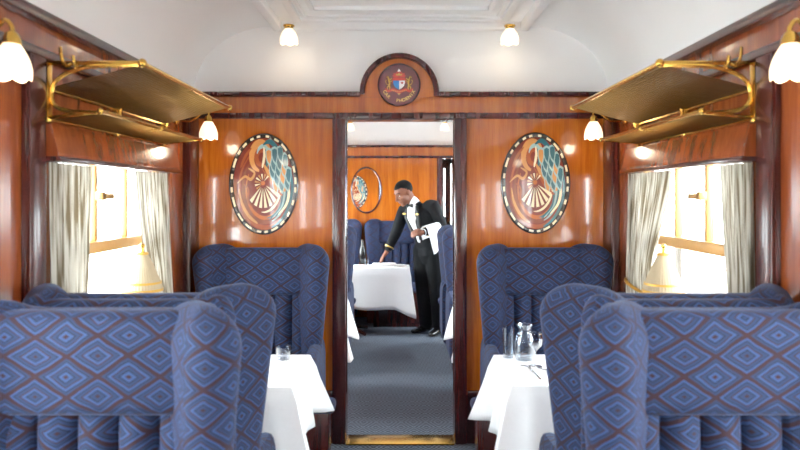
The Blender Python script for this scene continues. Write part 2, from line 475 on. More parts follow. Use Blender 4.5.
# windows
wn = [0]
def window(s, y0, y1, z0=WZ0, z1=WZ1, xw=HW, detail=True):
    wn[0] += 1
    w = bpy.data.objects.new('window_%d' % wn[0], None); C.objects.link(w); w['kind'] = 'structure'
    xi, xo = s*(xw+.015), s*(xw+.05); a, b = sorted((xi, xo))
    e = .03
    bm = boxes((a, b, y0, y0+e, z0, z1), (a, b, y1-e, y1, z0, z1), (a, b, y0+e, y1-e, z1-e, z1), (a, b, y0+e, y1-e, z0, z0+e), bev=.004)
    obj('window_frame', bm, M['wbrass'], w)
    zr = 1.34
    if detail:
        bm = NB(); a2, b2 = sorted((s*(xw+.0), s*(xw+.045))); box(bm, a2, b2, y0+e, y1-e, zr-.04, zr+.012, .006)
        obj('window_rail', bm, M['wbrass'], w)
        for ym in ((y0+y1)/2-.19, (y0+y1)/2+.11):
            bm = NB(); box(bm, a, b, ym-.012, ym+.012, zr+.012, z1-e, .004); mu = obj('mullion', bm, M['wbrass'], w)
        ym = (y0+y1)/2-.19
        bm = NB(); a3, b3 = sorted((s*(xw-.02), s*(xw+.015)))
        box(bm, a3, b3, ym-.018, ym+.018, 1.53, 1.57, .005); box(bm, a3, b3, ym-.012, ym+.10, 1.535, 1.562, .006)
        obj('window_catch', bm, M['wbrass'], w)
    bm = NB(); xm = s*(xw+.033)
    box(bm, *sorted((xm, xm+s*.004)), y0+e, y1-e, z0+e, z1-e)
    obj('pane', bm, M['pane'], w, smooth=False)
    bm = NB(); box(bm, *sorted((s*(xw-.035), s*(xw+.05))), y0-.03, y1+.03, z0-.03, z0, .006)
    obj('window_sill', bm, M['mahog'], w)
    return w
def portal(s, y0, y1, z0, z1, x):
    l = bpy.data.lights.new('window_daylight', 'AREA'); l.shape = 'RECTANGLE'; l.size = y1-y0; l.size_y = z1-z0
    l.cycles.is_portal = True
    o = bpy.data.objects.new('window_daylight', l); C.objects.link(o)
    o.location = (s*x, (y0+y1)/2, (z0+z1)/2)
    d = Vector((-s, 0, 0)); o.rotation_euler = d.to_track_quat('-Z', 'Z').to_euler()
for i, (a, b) in enumerate(WIN):
    for s in (-1, 1):
        window(s, a, b, detail=(i in (2, 3)))
        portal(s, a, b, WZ0, WZ1, HW+.12)
for a, b in cw:
    wn[0] += 1
    w = bpy.data.objects.new('window_%d' % wn[0], None); C.objects.link(w); w['kind'] = 'structure'
    obj('pane', boxes((.804, .808, a, b, 1.1, 2.06)), M['pane'], w, smooth=False)

# outside: pale platform and boarded fence
struct('ground', boxes((-30, 30, -30, 40, -1.3, -1.2)), M['stone'])
bm = NB()
for k in range(9): box(bm, 3.3, 3.34, -6, 16, -1.2+k*.25, -1.2+k*.25+.235, 0, mi=0)
box(bm, 3.345, 3.36, -6, 16, -1.2, 1.05, mi=1)
for k in range(12): box(bm, 3.26, 3.3, -6+k*1.9, -5.92+k*1.9, -1.2, 1.08, mi=1)
o = obj('platform_fence', bm, [M['pale'], M['paleln']], smooth=False)
tag(o, 'pale boarded platform fence outside the right-hand carriage window', 'fence')

# pelmets over the two visible windows
for s, side in ((-1, 'left'), (1, 'right')):
    t = thing('pelmet', 'polished wooden pelmet above the %s window curtains, under the rack' % side, 'pelmet', (s*HW, 2.9, 1.69), 0, 'pelmets')
    bm = NB()
    vs = []
    for y in (2.255-2.9, 3.50-2.9):
        vs.append([bm.verts.new((-s*d, y, z)) for d, z in ((0, .122), (.05, .122), (.072, .018), (.072, 0), (0, 0))])
    for k in range(5): bm.faces.new((vs[0][k], vs[0][(k+1) % 5], vs[1][(k+1) % 5], vs[1][k]))
    bm.faces.new(vs[0]); bm.faces.new(vs[1][::-1])
    obj('board', bm, M['red'], t, smooth=False)
    bm = NB(); box(bm, *sorted((0, -s*.084)), -.648, .612, -.014, .006, .005)
    obj('edge_trim', bm, M['mahog'], t)

# ------------------------------------------------------------------ curtains
def curtain(s, ya, yb, yc, yd, folds, seed, label, tie=None):
    """ya..yb span at the top, yc..yd span at the foot"""
    rnd = random.Random(seed); nu, nv = 90, 26
    zt, zb = 1.674, .80
    bm = NB(); uv = bm.loops.layers.uv.verify(); g = []
    ph = [rnd.uniform(0, 6) for _ in range(4)]
    for j in range(nv+1):
        v = j/nv; row = []; z = zt+(zb-zt)*v
        e = v**1.25
        if tie: e = math.sin(min(v/tie, 1)*PI/2)**1.6 if v < tie else 1-.35*(v-tie)/(1-tie)
        a = ya+(yc-ya)*e; b = yb+(yd-yb)*e
        for i in range(nu+1):
            u = i/nu
            w = math.sin(u*folds*2*PI+ph[0]+.5*math.sin(v*2.2+ph[1])) + .4*math.sin(u*folds*4.3*PI+ph[2]+v)
            x = s*(HW-.031-.014*w*(.75+.5*v))
            row.append(bm.verts.new((x, a+(b-a)*(u+.006*math.sin(u*folds*4*PI)), z)))
        g.append(row)
    for j in range(nv):
        for i in range(nu):
            f = bm.faces.new((g[j][i], g[j][i+1], g[j+1][i+1], g[j+1][i]))
            for l, (ii, jj) in zip(f.loops, ((i, j), (i+1, j), (i+1, j+1), (i, j+1))): l[uv].uv = (ii/nu*.7+seed*.31, jj/nv)
    o = tag(obj('curtain', bm, M['curtain'], recalc=False), label, 'curtain', 'window curtains')
    if tie:
        bm = NB(); zt_ = zt+(zb-zt)*tie; pts = []
        for k in range(24):
            t = 2*PI*k/24
            pts.append((s*(HW-.04+.036*math.cos(t)), (yc+yd)/2+(abs(yd-yc)/2+.008)*math.sin(t), zt_+.02*math.sin(t)))
        obj('tieback', tube(bm, pts, .009, 6, True), M['goldtrim'], o)
    return o
curtain(-1, 2.27, 2.58, 2.29, 2.50, 5, 1, 'grey-cream striped curtain at the left window, hanging nearest the camera')
curtain(-1, 3.02, 3.45, 3.24, 3.52, 5, 2, 'grey-cream striped curtain at the left window, on the side by the partition')
curtain(1, 2.26, 2.49, 2.27, 2.36, 4, 3, 'grey-cream striped curtain at the right window, hanging nearest the camera')
curtain(1, 2.93, 3.48, 3.18, 3.50, 6, 4, 'grey-cream striped curtain at the right window, gathered by a tie beside the partition', tie=.70)

# ------------------------------------------------------------------ luggage racks
def wires(bm, P00, P10, P01, P11, nu, nv, r):
    P00, P10, P01, P11 = map(Vector, (P00, P10, P01, P11))
    for i in range(nu+1):
        u = i/nu; tube(bm, [P00.lerp(P10, u), P01.lerp(P11, u)], r, 4)
    for j in range(nv+1):
        v = j/nv; tube(bm, [P00.lerp(P01, v), P10.lerp(P11, v)], r, 4)
    return bm
def rack(s, label):
    t = thing('luggage_rack', label, 'luggage rack', (s*HW, 2.84, 1.85), 0, 'brass luggage racks')
    X = lambda d: -s*d
    y0, y1 = -.56, .56; zf, zb = .185, .095           # upper net: front rail and wall rail
    up = obj('upper_net', wires(NB(), (X(.375), y0, zf), (X(.375), y1, zf), (X(.02), y0, zb), (X(.02), y1, zb), 84, 26, .0017), M['dbrass'], t, smooth=False)
    bm = tube(NB(), [(X(.375), y0-.015, zf), (X(.375), y1+.015, zf)], .0095, 10)
    for y in (y0-.015, y1+.015):
        bmesh.ops.create_uvsphere(bm, u_segments=12, v_segments=8, radius=.017, matrix=Matrix.Translation((X(.375), y, zf)))
    obj('front_rail', bm, M['brass'], t)
    obj('wall_rail', tube(NB(), [(X(.02), y0, zb), (X(.02), y1, zb)], .008, 8), M['brass'], t)
    for y in (y0, 0, y1):
        bm = tube(NB(), spline([(X(.375), y, zf), (X(.28), y, zf-.004), (X(.16), y, zf-.012), (X(.07), y, zf-.045), (X(.035), y, .09), (X(.045), y, .035), (X(.10), y, .012), (X(.2), y, .006)], 7), .0085, 8)
        obj('arm', bm, M['brass'], t)
        bm = NB(); box(bm, *sorted((X(0), X(.03))), y-.018, y+.018, -.03, .19, .005)
        obj('wall_plate', bm, M['brass'], t)
    bm = NB(); box(bm, *sorted((X(.02), X(.375))), y0-.006, y0+.006, zf-.004, zf+.012, .003); obj('end_rail', bm, M['brass'], t)
    bm = NB(); box(bm, *sorted((X(.02), X(.375))), y1-.006, y1+.006, zf-.004, zf+.012, .003); obj('end_rail', bm, M['brass'], t)
    # hook on the near end
    bm = tube(NB(), spline([(X(.11), y0, zf+.0), (X(.105), y0-.03, zf-.012), (X(.10), y0-.05, zf+.01), (X(.095), y0-.052, zf+.05)], 6), .006, 8)
    tube(bm, spline([(X(.13), y0, zf+.0), (X(.138), y0-.025, zf-.02), (X(.142), y0-.045, zf-.01), (X(.14), y0-.05, zf+.02)], 6), .006, 8)
    obj('coat_hook', bm, M['brass'], t)
    # lower small net
    zl, zw = .01, -.015
    obj('lower_net', wires(NB(), (X(.22), y0, zl), (X(.22), y1, zl), (X(.02), y0, zw), (X(.02), y1, zw), 84, 14, .0017), M['dbrass'], t, smooth=False)
    bm = tube(NB(), [(X(.22), y0-.012, zl), (X(.22), y1+.012, zl)], .008, 8)
    for y in (y0, y1): tube(bm, [(X(.22), y, zl), (X(.0), y, zw)], .007, 8)
    tube(bm, [(X(.02), y0, zw), (X(.02), y1, zw)], .007, 8)
    for y in (y0-.012, 0, y1+.012):
        bmesh.ops.create_uvsphere(bm, u_segments=10, v_segments=7, radius=.013, matrix=Matrix.Translation((X(.22), y, zl)))
    obj('lower_rail', bm, M['brass'], t)
rack(-1, 'brass luggage rack with wire netting above the left window'); rack(1, 'brass luggage rack with wire netting above the right window')

# ------------------------------------------------------------------ tulip lamps
def tulip(bm, cx, cy, zt, r=.052, h=.098):
    def sc(t, rr, zz):
        f = (zt-zz)/h
        k = abs(math.sin(3*t))
        return rr*(1+.06*f*(k-.5)), zz+(-.012*f**3*k)
    pr = []
    for i in range(11):
        f = i/10; pr.append((r*(.34+.66*math.sin(min(1, f*1.15)*PI/2)**.9)*(1 if f < .85 else 1-.05*(f-.85)/.15), zt-h*f))
    return lathe(bm, pr, cx, cy, 36, sc)
def lamp_light(loc, w):
    l = bpy.data.lights.new('lamp_bulb_light', 'POINT'); l.energy = w; l.color = (1, .84, .62); l.shadow_soft_size = .035
    o = bpy.data.objects.new('lamp_bulb_light', l); C.objects.link(o); o.location = loc
def wall_lamp(s, y, z, label):
    t = thing('wall_lamp', label, 'lamp', (s*HW, y, z), 0, 'tulip wall lamps')
    d = -s*.19
    bm = lathe(NB(), [(.0, 0), (.032, 0), (.034, .008), (.022, .016), (.012, .02), (.0, .022)], 0, 0, 20)
    bmesh.ops.rotate(bm, verts=bm.verts, matrix=Matrix.Rotation(-s*PI/2, 3, 'Y'), cent=(0, 0, 0))
    for v in bm.verts: v.co.z += .06
    obj('wall_plate', bm, M['brass'], t)
    obj('arm', tube(NB(), spline([(-s*.01, 0, .06), (-s*.08, 0, .05), (-s*.14, 0, .09), (d+s*.02, 0, .115), (d, 0, .095), (d, 0, .075)], 8), .007, 8), M['brass'], t)
    obj('lamp_holder', lathe(NB(), [(.006, .085), (.016, .078), (.024, .062), (.026, .046), (.018, .045)], d, 0, 18), M['brass'], t)
    obj('lamp_shade', tulip(NB(), d, 0, .052), M['tulip'], t)
    lamp_light((s*HW+d, y, z-.075), .8)
for s, w in ((-1, 'left'), (1, 'right')):
    wall_lamp(s, 1.80, 1.945, 'glowing tulip glass wall lamp in the top %s corner, closest to camera' % w)
    wall_lamp(s, 3.64, 1.94, 'glowing tulip glass wall lamp at the far end of the %s rack' % w)
def ceiling_lamp(x, y, label, drop=0):
    t = thing('ceiling_lamp', label, 'lamp', (x, y, 2.585-drop), 0, 'tulip ceiling lamps')
    if drop: obj('stem', lathe(NB(), [(.03, drop), (.03, drop-.008), (.008, drop-.014), (.008, -.004)], 0, 0, 16), M['brass'], t)
    obj('lamp_holder', lathe(NB(), [(.034, 0), (.034, -.006), (.026, -.012), (.024, -.022), (.0, -.022)], 0, 0, 20), M['brass'], t)
    obj('lamp_shade', tulip(NB(), 0, 0, -.016, .055, .085), M['tulip'], t)
    lamp_light((x, y, 2.46), .3)
ceiling_lamp(-.68, 3.76, 'white tulip ceiling lamp left of the arched crest'); ceiling_lamp(.66, 3.76, 'white tulip ceiling lamp right of the arched crest')
ceiling_lamp(-.64, 7.78, 'tulip ceiling lamp of the far saloon, left side of the doorway', .10); ceiling_lamp(.55, 7.78, 'tulip ceiling lamp of the far saloon, right side of the doorway', .10)

# ------------------------------------------------------------------ marquetry ovals, mirror, crest
QM = ['q_maroon', 'q_rust', 'q_tan', 'q_cream', 'q_teal', 'q_sky', 'q_black', 'q_brown', 'q_orange']
QI = {n: i for i, n in enumerate(QM)}
def oval_panel(x, z, y, face, label, flip=1, group='marquetry ovals'):
    """inlaid oval; local xz plane, facing -y"""
    rx, rz = .218, .318
    t = thing('marquetry_oval', label, 'wall panel', (x, y, z), 0 if face < 0 else PI, group)
    # frame ring with inlaid dashes
    bm = NB(); n = 180
    P = [(rx, 0), (rx, -.010), (rx-.004, -.013), (rx-.011, -.0135), (rx-.024, -.0135), (rx-.027, -.013), (rx-.028, -.009), (rx-.03, 0)]
    rg = []; rn = random.Random(7); dash = [0]*n; k = 0
    while k < n-3:
        on = rn.choice((3, 4, 6)); 
        for q in range(k, min(n-2, k+on)): dash[q] = 1
        k += on+rn.choice((3, 4, 5))
    for k in range(n):
        a = 2*PI*k/n
        rg.append([bm.verts.new((q*math.cos(a), yy, (q+rz-rx)*math.sin(a))) for q, yy in P])
    for k in range(n):
        for j in range(7):
            f = bm.faces.new((rg[k][j], rg[k][j+1], rg[(k+1) % n][j+1], rg[(k+1) % n][j]))
            if j == 3 and dash[k]: f.material_index = 1
    obj('frame', bm, [M['q_black'], M['q_cream']], t)
    bm = NB(); ax, az = rx-.028, rz-.028; yy = [-.006]
    def put(pts, c, raw=False):
        yy[0] -= .00008
        # keep inside the oval
        q = []
        for (u, v) in pts:
            d = math.hypot(u, v)
            if d > .995: u, v = u/d*.995, v/d*.995
            q.append((flip*u*ax, v*az))
        poly(bm, q, yy[0], QI[c])
    put([(math.cos(2*PI*k/60), math.sin(2*PI*k/60)) for k in range(60)], 'q_maroon')
    def band(cl, w0, w1, c, n_=8):
        sp_ = spline([(a, b, 0) for a, b in cl], n_); N_ = len(sp_); L_, R_ = [], []
        for i, p in enumerate(sp_):
            d = (sp_[min(i+1, N_-1)]-sp_[max(i-1, 0)]).normalized(); f = i/(N_-1)
            w = (w0+(w1-w0)*f)*math.sin(PI*min(max(f, .03), .97))**.5
            L_.append((p.x-d.y*w, p.y+d.x*w)); R_.append((p.x+d.y*w, p.y-d.x*w))
        for i in range(N_-1):
            pass
        yy[0] -= .00008
        def cl_(u, v):
            d = math.hypot(u, v)
            if d > .995: u, v = u/d*.995, v/d*.995
            return (flip*u*ax, v*az)
        for i in range(N_-1):
            poly(bm, [cl_(*L_[i]), cl_(*L_[i+1]), cl_(*R_[i+1]), cl_(*R_[i])], yy[0], QI[c])
    def arc(cx, cz, r0, a0, a1, w0, w1, c, k=9, sq=1):
        band([(cx+r0*math.cos(R(a0+(a1-a0)*i/k)), cz+r0*sq*math.sin(R(a0+(a1-a0)*i/k))) for i in range(k+1)], w0, w1, c, 4)
    # sweeping crescents round the left and the foot
    arc(.05, -.08, .86, 130, 345, .05, .05, 'q_rust'); arc(.05, -.08, .74, 125, 350, .05, .06, 'q_brown')
    arc(.05, -.1, .63, 150, 365, .035, .06, 'q_orange'); arc(.03, -.12, .53, 190, 380, .03, .06, 'q_maroon')
    arc(.02, -.05, .92, 285, 385, .05, .06, 'q_teal'); arc(.0, -.05, .80, 290, 385, .03, .04, 'q_sky'); arc(.0, -.05, .70, 280, 372, .03, .05, 'q_teal')
    arc(-.02, -.02, .59, 265, 355, .025, .035, 'q_cream')
    # lower right plumes
    for i, c in enumerate(('q_teal', 'q_sky', 'q_teal', 'q_cream')):
        band([(.18+.1*i, -.78+.04*i), (.52+.07*i, -.55+.03*i), (.62+.07*i, -.2), (.55+.07*i, .1)], .03, .05, c)
    # top curl
    arc(-.1, .58, .3, -40, 260, .09, .1, 'q_tan'); arc(-.08, .58, .16, 0, 300, .06, .08, 'q_rust'); arc(-.02, .62, .2, 20, 170, .05, .04, 'q_sky')
    band([(-.02, .85), (.2, .92), (.42, .78), (.5, .6)], .05, .07, 'q_teal'); band([(-.05, .35), (.02, .6), (.0, .8)], .05, .03, 'q_cream')
    band([(.08, .3), (.12, .55), (.05, .75)], .05, .03, 'q_teal')
    # tan sweep under the feathers
    band([(.0, .42), (.2, .2), (.42, -.02), (.72, -.14)], .06, .09, 'q_tan'); band([(-.05, .33), (.18, .1), (.38, -.12), (.62, -.24)], .03, .05, 'q_rust')
    # feather scales
    for r_ in (4, 3, 2, 1, 0):
        for c_ in range(3):
            u = .17+.19*c_+.095*(r_ % 2)+.055*r_; v = .60-.155*r_+.03*c_
            for sc_, col in ((1, 'q_sky'), (.74, 'q_teal' if (r_+c_) % 4 else 'q_tan')):
                put([(u-.105*sc_, v+.15*sc_), (u+.0, v+.19*sc_), (u+.105*sc_, v+.15*sc_), (u+.11*sc_, v-.02*sc_), (u+.085*sc_, v-.13*sc_), (u+.04, v-.23*sc_), (u-.05*sc_, v-.14*sc_), (u-.1*sc_, v-.02*sc_)], col)
    # fan
    for k in range(7):
        a = R(228+k*17); w = R(5); c0 = (-.02, .02)
        put([(c0[0]+.1*math.cos(a), c0[1]+.1*math.sin(a)), (c0[0]+.60*math.cos(a-w), c0[1]+.54*math.sin(a-w)), (c0[0]+.60*math.cos(a+w), c0[1]+.54*math.sin(a+w))], 'q_cream')
    for k in range(8):
        a = R(50+k*24); w = R(6)
        put([(-.02+.06*math.cos(a), .02+.06*math.sin(a)), (-.02+.27*math.cos(a-w), .02+.2*math.sin(a-w)), (-.02+.27*math.cos(a+w), .02+.2*math.sin(a+w))], 'q_cream' if k % 2 == 0 else 'q_tan')
    put([(-.02+.07*math.cos(2*PI*k/12), .02+.05*math.sin(2*PI*k/12)) for k in range(12)], 'q_orange')
    # pale wavy plumes on the left
    band([(-.86, .02), (-.62, .16), (-.42, .1), (-.3, .24), (-.5, .34)], .03, .04, 'q_tan'); band([(-.8, -.1), (-.72, -.4), (-.5, -.68), (-.2, -.85)], .035, .05, 'q_tan')
    band([(-.66, .0), (-.5, -.12), (-.52, -.35), (-.36, -.5)], .03, .03, 'q_rust'); band([(-.76, .35), (-.6, .6), (-.4, .78)], .05, .03, 'q_rust')
    obj('inlay_picture', bm, [M[q] for q in QM], t, smooth=False, recalc=False)
    return t
oval_panel(-.862, 1.625, YB, -1, 'oval inlaid wood panel on the partition left of the doorway')
oval_panel(.845, 1.63, YB, -1, 'oval inlaid wood panel on the partition right of the doorway')
oval_panel(-.862, 1.625, T, 1, 'back-to-back inlaid oval behind the partition, seen in the far mirror', -1)

t = thing('oval_mirror', 'dark-framed oval mirror on the far end wall left of the waiter', 'mirror', (-.445, YE, 1.625))
bm = NB(); n = 64; rg = []
for k in range(n):
    a = 2*PI*k/n
    rg.append([bm.verts.new((q*math.cos(a), yy, (q+.1)*math.sin(a))) for q, yy in ((.2, 0), (.2, -.016), (.194, -.02), (.184, -.02), (.178, -.012), (.178, 0))])
for k in range(n):
    for j in range(5): bm.faces.new((rg[k][j], rg[k][j+1], rg[(k+1) % n][j+1], rg[(k+1) % n][j]))
obj('frame', bm, M['mahog'], t)
bm = NB(); poly(bm, [(.182*math.cos(2*PI*k/64), .282*math.sin(2*PI*k/64)) for k in range(64)], -.008, 0)
obj('mirror_glass', bm, M['mirror'], t, smooth=False)

# crest roundel
t = thing('crest_roundel', 'dark red roundel with painted coat of arms in the arched pediment', 'emblem', (-.012, YB-.018, 2.245))
def disc(bm, r, y0, y1, cx=0, cz=0, n=48, mi=0):
    A = [bm.verts.new((cx+r*math.cos(2*PI*k/n), y0, cz+r*math.sin(2*PI*k/n))) for k in range(n)]
    B = [bm.verts.new((cx+r*math.cos(2*PI*k/n), y1, cz+r*math.sin(2*PI*k/n))) for k in range(n)]
    bm.faces.new(A).material_index = mi; bm.faces.new(B[::-1]).material_index = mi
    for k in range(n): bm.faces.new((A[k], A[(k+1) % n], B[(k+1) % n], B[k])).material_index = mi
disc_bm = NB(); disc(disc_bm, .130, -.008, 0); obj('disc', disc_bm, M['q_disc'], t)
obj('rim', tube(NB(), [(.130*math.cos(2*PI*k/56), -.008, .130*math.sin(2*PI*k/56)) for k in range(56)], .005, 8, True), M['mahog'], t)
Y = -.0092
bm = NB()      # shield: blue | white with a red mark, red chief
sh = lambda s_: [(s_*0, .044), (s_*.036, .044), (s_*.037, .012), (s_*.030, -.008), (s_*.016, -.022), (0, -.03)]
poly(bm, sh(-1)[::-1], Y, 0); poly(bm, sh(1), Y, 1)
poly(bm, [(.019+.011*math.cos(PI/2+k*2*PI/10)*(1 if k % 2 == 0 else .45), .012+.011*math.sin(PI/2+k*2*PI/10)*(1 if k % 2 == 0 else .45)) for k in range(10)], Y-.0004, 2)
poly(bm, [(-.037, .026), (.037, .026), (.036, .044), (-.036, .044)], Y-.0003, 2)
obj('shield', bm, [M['q_blue'], M['q_white'], M['q_red']], t, smooth=False)
bm = NB()      # helmet, crown and mantling
for s_ in (-1, 1):
    poly(bm, [(s_*.002, .046), (s_*.034, .046), (s_*.043, .056), (s_*.034, .062), (s_*.036, .074), (s_*.022, .07), (s_*.016, .082), (s_*.002, .086)], Y-.0005, 0)
    poly(bm, [(s_*.037, .042), (s_*.045, .03), (s_*.041, .018), (s_*.047, .01), (s_*.038, .008)], Y-.0005, 0)
poly(bm, [(-.018, .058), (.018, .058), (.02, .07), (.01, .064), (0, .075), (-.01, .064), (-.02, .07)], Y-.0009, 1)
poly(bm, [(-.01, .082), (.01, .082), (.006, .092), (0, .1), (-.006, .092)], Y-.0009, 2)
obj('mantling', bm, [M['q_red'], M['q_gold'], M['q_white']], t, smooth=False)
for s_ in (-1, 1):     # rearing supporters
    bm = NB()
    tube(bm, [(s_*x_, Y-.0005, z_) for x_, z_ in ((.078, .046), (.070, .05), (.066, .04), (.062, .026), (.058, .01), (.062, -.006), (.056, -.02), (.06, -.03))], [.004, .0065, .006, .0075, .006, .007, .004, .003], 8)
    tube(bm, [(s_*x_, Y-.0005, z_) for x_, z_ in ((.064, .03), (.052, .034), (.044, .042))], [.004, .003, .002], 6)
    tube(bm, [(s_*x_, Y-.0005, z_) for x_, z_ in ((.062, .02), (.05, .02), (.043, .026))], [.004, .003, .002], 6)
    tube(bm, [(s_*x_, Y-.0005, z_) for x_, z_ in ((.06, -.004), (.074, -.016), (.07, -.03))], [.005, .004, .002], 6)
    tube(bm, [(s_*x_, Y-.0005, z_) for x_, z_ in ((.062, -.002), (.078, .004), (.084, .02), (.08, .03))], [.003, .002, .002, .003], 6)
    obj('supporter', bm, M['q_gold'], t)
bm = NB()      # motto ribbon
rb = spline([(-.08, -.028, 0), (-.068, -.04, 0), (-.04, -.032, 0), (0, -.044, 0), (.04, -.032, 0), (.068, -.04, 0), (.08, -.028, 0)], 6)
for a, b in zip(rb[:-1], rb[1:]): poly(bm, [(a.x, a.y+.008), (b.x, b.y+.008), (b.x, b.y-.008), (a.x, a.y-.008)], Y-.0008, 0)
for s_ in (-1, 1): poly(bm, [(s_*.08, -.02), (s_*.09, -.026), (s_*.084, -.032), (s_*.092, -.042), (s_*.08, -.038)], Y-.0008, 0)
poly(bm, [(-.012, -.052), (.012, -.052), (0, -.066)], Y-.0006, 1)
obj('ribbon', bm, [M['q_red'], M['q_gold']], t, smooth=False)
def text_mesh(txt, size, ext=.0006):
    cu = bpy.data.curves.new('lettering', 'FONT'); cu.body = txt; cu.size = size; cu.align_x = 'CENTER'; cu.extrude = ext
    cu.offset = size*.012
    o = bpy.data.objects.new('lettering', cu); C.objects.link(o)
    dg = bpy.context.evaluated_depsgraph_get(); me = bpy.data.meshes.new_from_object(o.evaluated_get(dg))
    bpy.data.objects.remove(o); bpy.data.curves.remove(cu); return me
word = 'CAR  PHOENIX'; sp_deg = 11.6
for lo, hi in ((0, 3), (5, 12)):
    bm = NB()
    for i in range(lo, hi):
        a = R(270+(i-(len(word)-1)/2)*sp_deg); rr = .108
        me = text_mesh(word[i], .029); off = len(bm.verts); bm.from_mesh(me); bpy.data.meshes.remove(me)
        bm.verts.ensure_lookup_table()
        Mx = Matrix.Translation((rr*math.cos(a), Y-.0008, rr*math.sin(a))) @ Matrix.Rotation(-(a-1.5*PI), 4, 'Y') @ Matrix.Rotation(PI/2, 4, 'X')
        for v in bm.verts[off:]: v.co = Mx @ v.co
    obj('lettering', bm, M['q_goldl'], t, smooth=False)
# small ribbon motto strokes
bm = NB()
for k in range(9):
    x_ = -.044+k*.011; z_ = -.036-.006*math.cos(x_*40); box(bm, x_-.003, x_+.003, Y-.0018, Y-.001, z_-.003, z_+.003)
obj('motto', bm, M['q_gold'], t, smooth=False)

# ------------------------------------------------------------------ armchairs
def stadium(P0, P1, th, n=24):
    """flat capsule outline in xy from P0 to P1, thickness th"""
    P0, P1 = Vector(P0), Vector(P1); d = (P1-P0); L_ = d.length; d.normalize(); nrm = Vector((-d.y, d.x)); r = th/2; out = []
    h = n//2
    for k in range(h): 
        a = -PI/2+PI*k/(h-1); out.append(P1+d*(r*math.cos(a))-nrm*(-r*math.sin(a)))
    for k in range(h):
        a = PI/2+PI*k/(h-1); out.append(P0+d*(r*math.cos(a))+nrm*(r*math.sin(a)))
    return out
def wing_bm(s):
    rings = []; z0, z1 = .52, 1.262
    zs = [z0+(z1-.12-z0)*i/8 for i in range(9)]+[z1-.12+.12*math.sin(PI/2*k/9) for k in range(1, 10)]
    for z in zs:
        h = min(1, max(0, (z-.55)/.65))
        tip = Vector((.312+.043*h, -.17-.055*h)); root = Vector((.250-.016*h, -.055-.005*h)); th = .105+.046*h
        f = 1
        if z > z1-.12:
            q = (z-(z1-.12))/.12; f = max(.05, math.sqrt(max(0, 1-q*q)))
        c = (tip+root)/2; g = .30+.70*f
        tip = c+(tip-c)*g; root = c+(root-c)*g; th *= max(f, .08)
        pts = stadium(root, tip, th)
        rings.append([(s*p.x, p.y, z) for p in (pts if s > 0 else pts)])
    bm = loft(rings)
    return bm
def armrest_bm(s):
    bm = NB(); rings = []
    ys = [-.50+.06*(1-math.cos(PI/2*k/6)) for k in range(7)]+[-.40, -.32, -.24, -.14, -.06]
    for i, y in enumerate(ys):
        f = math.sqrt(max(.02, 1-((-.44-y)/.06)**2)) if y < -.44 else 1
        zt = .66+.03*min(1, max(0, (y+.5)/.35)); w = .046*(.55+.45*f); zc, hh = (zt+.1)/2, (zt-.1)/2*(.9+.1*f)
        ring = []
        for k in range(20):
            a = 2*PI*k/20; c, q = math.cos(a), math.sin(a)
            ring.append((s*(.335+w*math.copysign(abs(c)**.6, c)), y, zc+hh*math.copysign(abs(q)**(.35 if q < 0 else .35), q)))
        rings.append(ring)
    bm = loft(rings); boxuv(bm); return bm
def back_shell():
    """outer back, ear-shaped at the top corners"""
    rings = []
    n = 40
    xs = [-.335+.67*i/n for i in range(n+1)]
    for i, x in enumerate(xs):
        e = abs(x)/.335; top = 1.232+.03*max(0, (e-.55)/.45)**1.5
        if e > .8: top -= .08*((e-.8)/.2)**2.5
        f = 1 if e < .85 else max(.1, math.sqrt(max(0, 1-((e-.85)/.15)**2)))
        yb = -.052-.0*e; hy = .052*f
        ring = []
        for (dy, z) in ((1, .10), (1, .5), (1, .9), (1, top-.05), (.85, top-.018), (.5, top-.004), (0, top), (-.5, top-.004), (-.85, top-.018), (-1, top-.05), (-1, .9), (-1, .5), (-1, .10)):
            ring.append((x, yb+hy*dy, z))
        rings.append(ring)
    bm = loft(rings); boxuv(bm); return bm
def make_chair(label, loc, rz, aisle, wide):
    t = thing('wing_armchair', label, 'armchair', loc, rz, 'blue patterned wing armchairs')
    obj('backrest', back_shell(), M['fabric'], t)
    bm = NB(); box(bm, -.285, .285, -.175, -.06,   .955, 1.238, .045, 4); boxuv(bm, .04, .0); obj('headrest', bm, M['fabric'], t)
    bm = NB(); rings = []; m = 60         # five stuffed upright channels
    uvl = bm.loops.layers.uv.verify(); g = []
    for j, z in enumerate((.42, .5, .6, .7, .8, .9, .95, .972)):
        row = []
        for i in range(m+1):
            x = -.28+.56*i/m; ph = (x+.28)/.56*5; dd = abs(math.sin(PI*ph))**.55
            y = -.095-.055*dd*(1 if j < 6 else (.8 if j == 6 else .2))
            row.append(bm.verts.new((x, y, z)))
        g.append(row)
    for j in range(7):
        for i in range(m):
            f = bm.faces.new((g[j][i], g[j][i+1], g[j+1][i+1], g[j+1][i]))
            for l in f.loops: l[uvl].uv = (l.vert.co.x, l.vert.co.z)
    obj('channel_panel', bm, M['fabric'], t)
    for s in (-1, 1):
        obj('wing', wing_bm(s), M['fabric'], t); obj('armrest', armrest_bm(s), M['fabric'], t)
    w_ = .50 if wide else .39
    e0, e1 = (-.40, w_) if aisle > 0 else (-w_, .40)
    bm = NB(); box(bm, -.275, .275, -.58, -.12, .40, .47, .03, 4); box(bm, e0, e1, -.63, -.50, .405, .465, .026, 4); boxuv(bm); obj('seat_cushion', bm, M['fabric'], t)
    bm = NB(); box(bm, -.30, .30, -.58, -.04, .09, .41, .01, 2); box(bm, e0+.03, e1-.03, -.61, -.51, .05, .41, .008, 2); obj('seat_frame', bm, M['mahog'], t)
    bm = NB(); box(bm, -.29, .29, -.60, -.06, 0, .09, .006); obj('plinth', bm, M['mahog'], t)
    return t
proto = {}
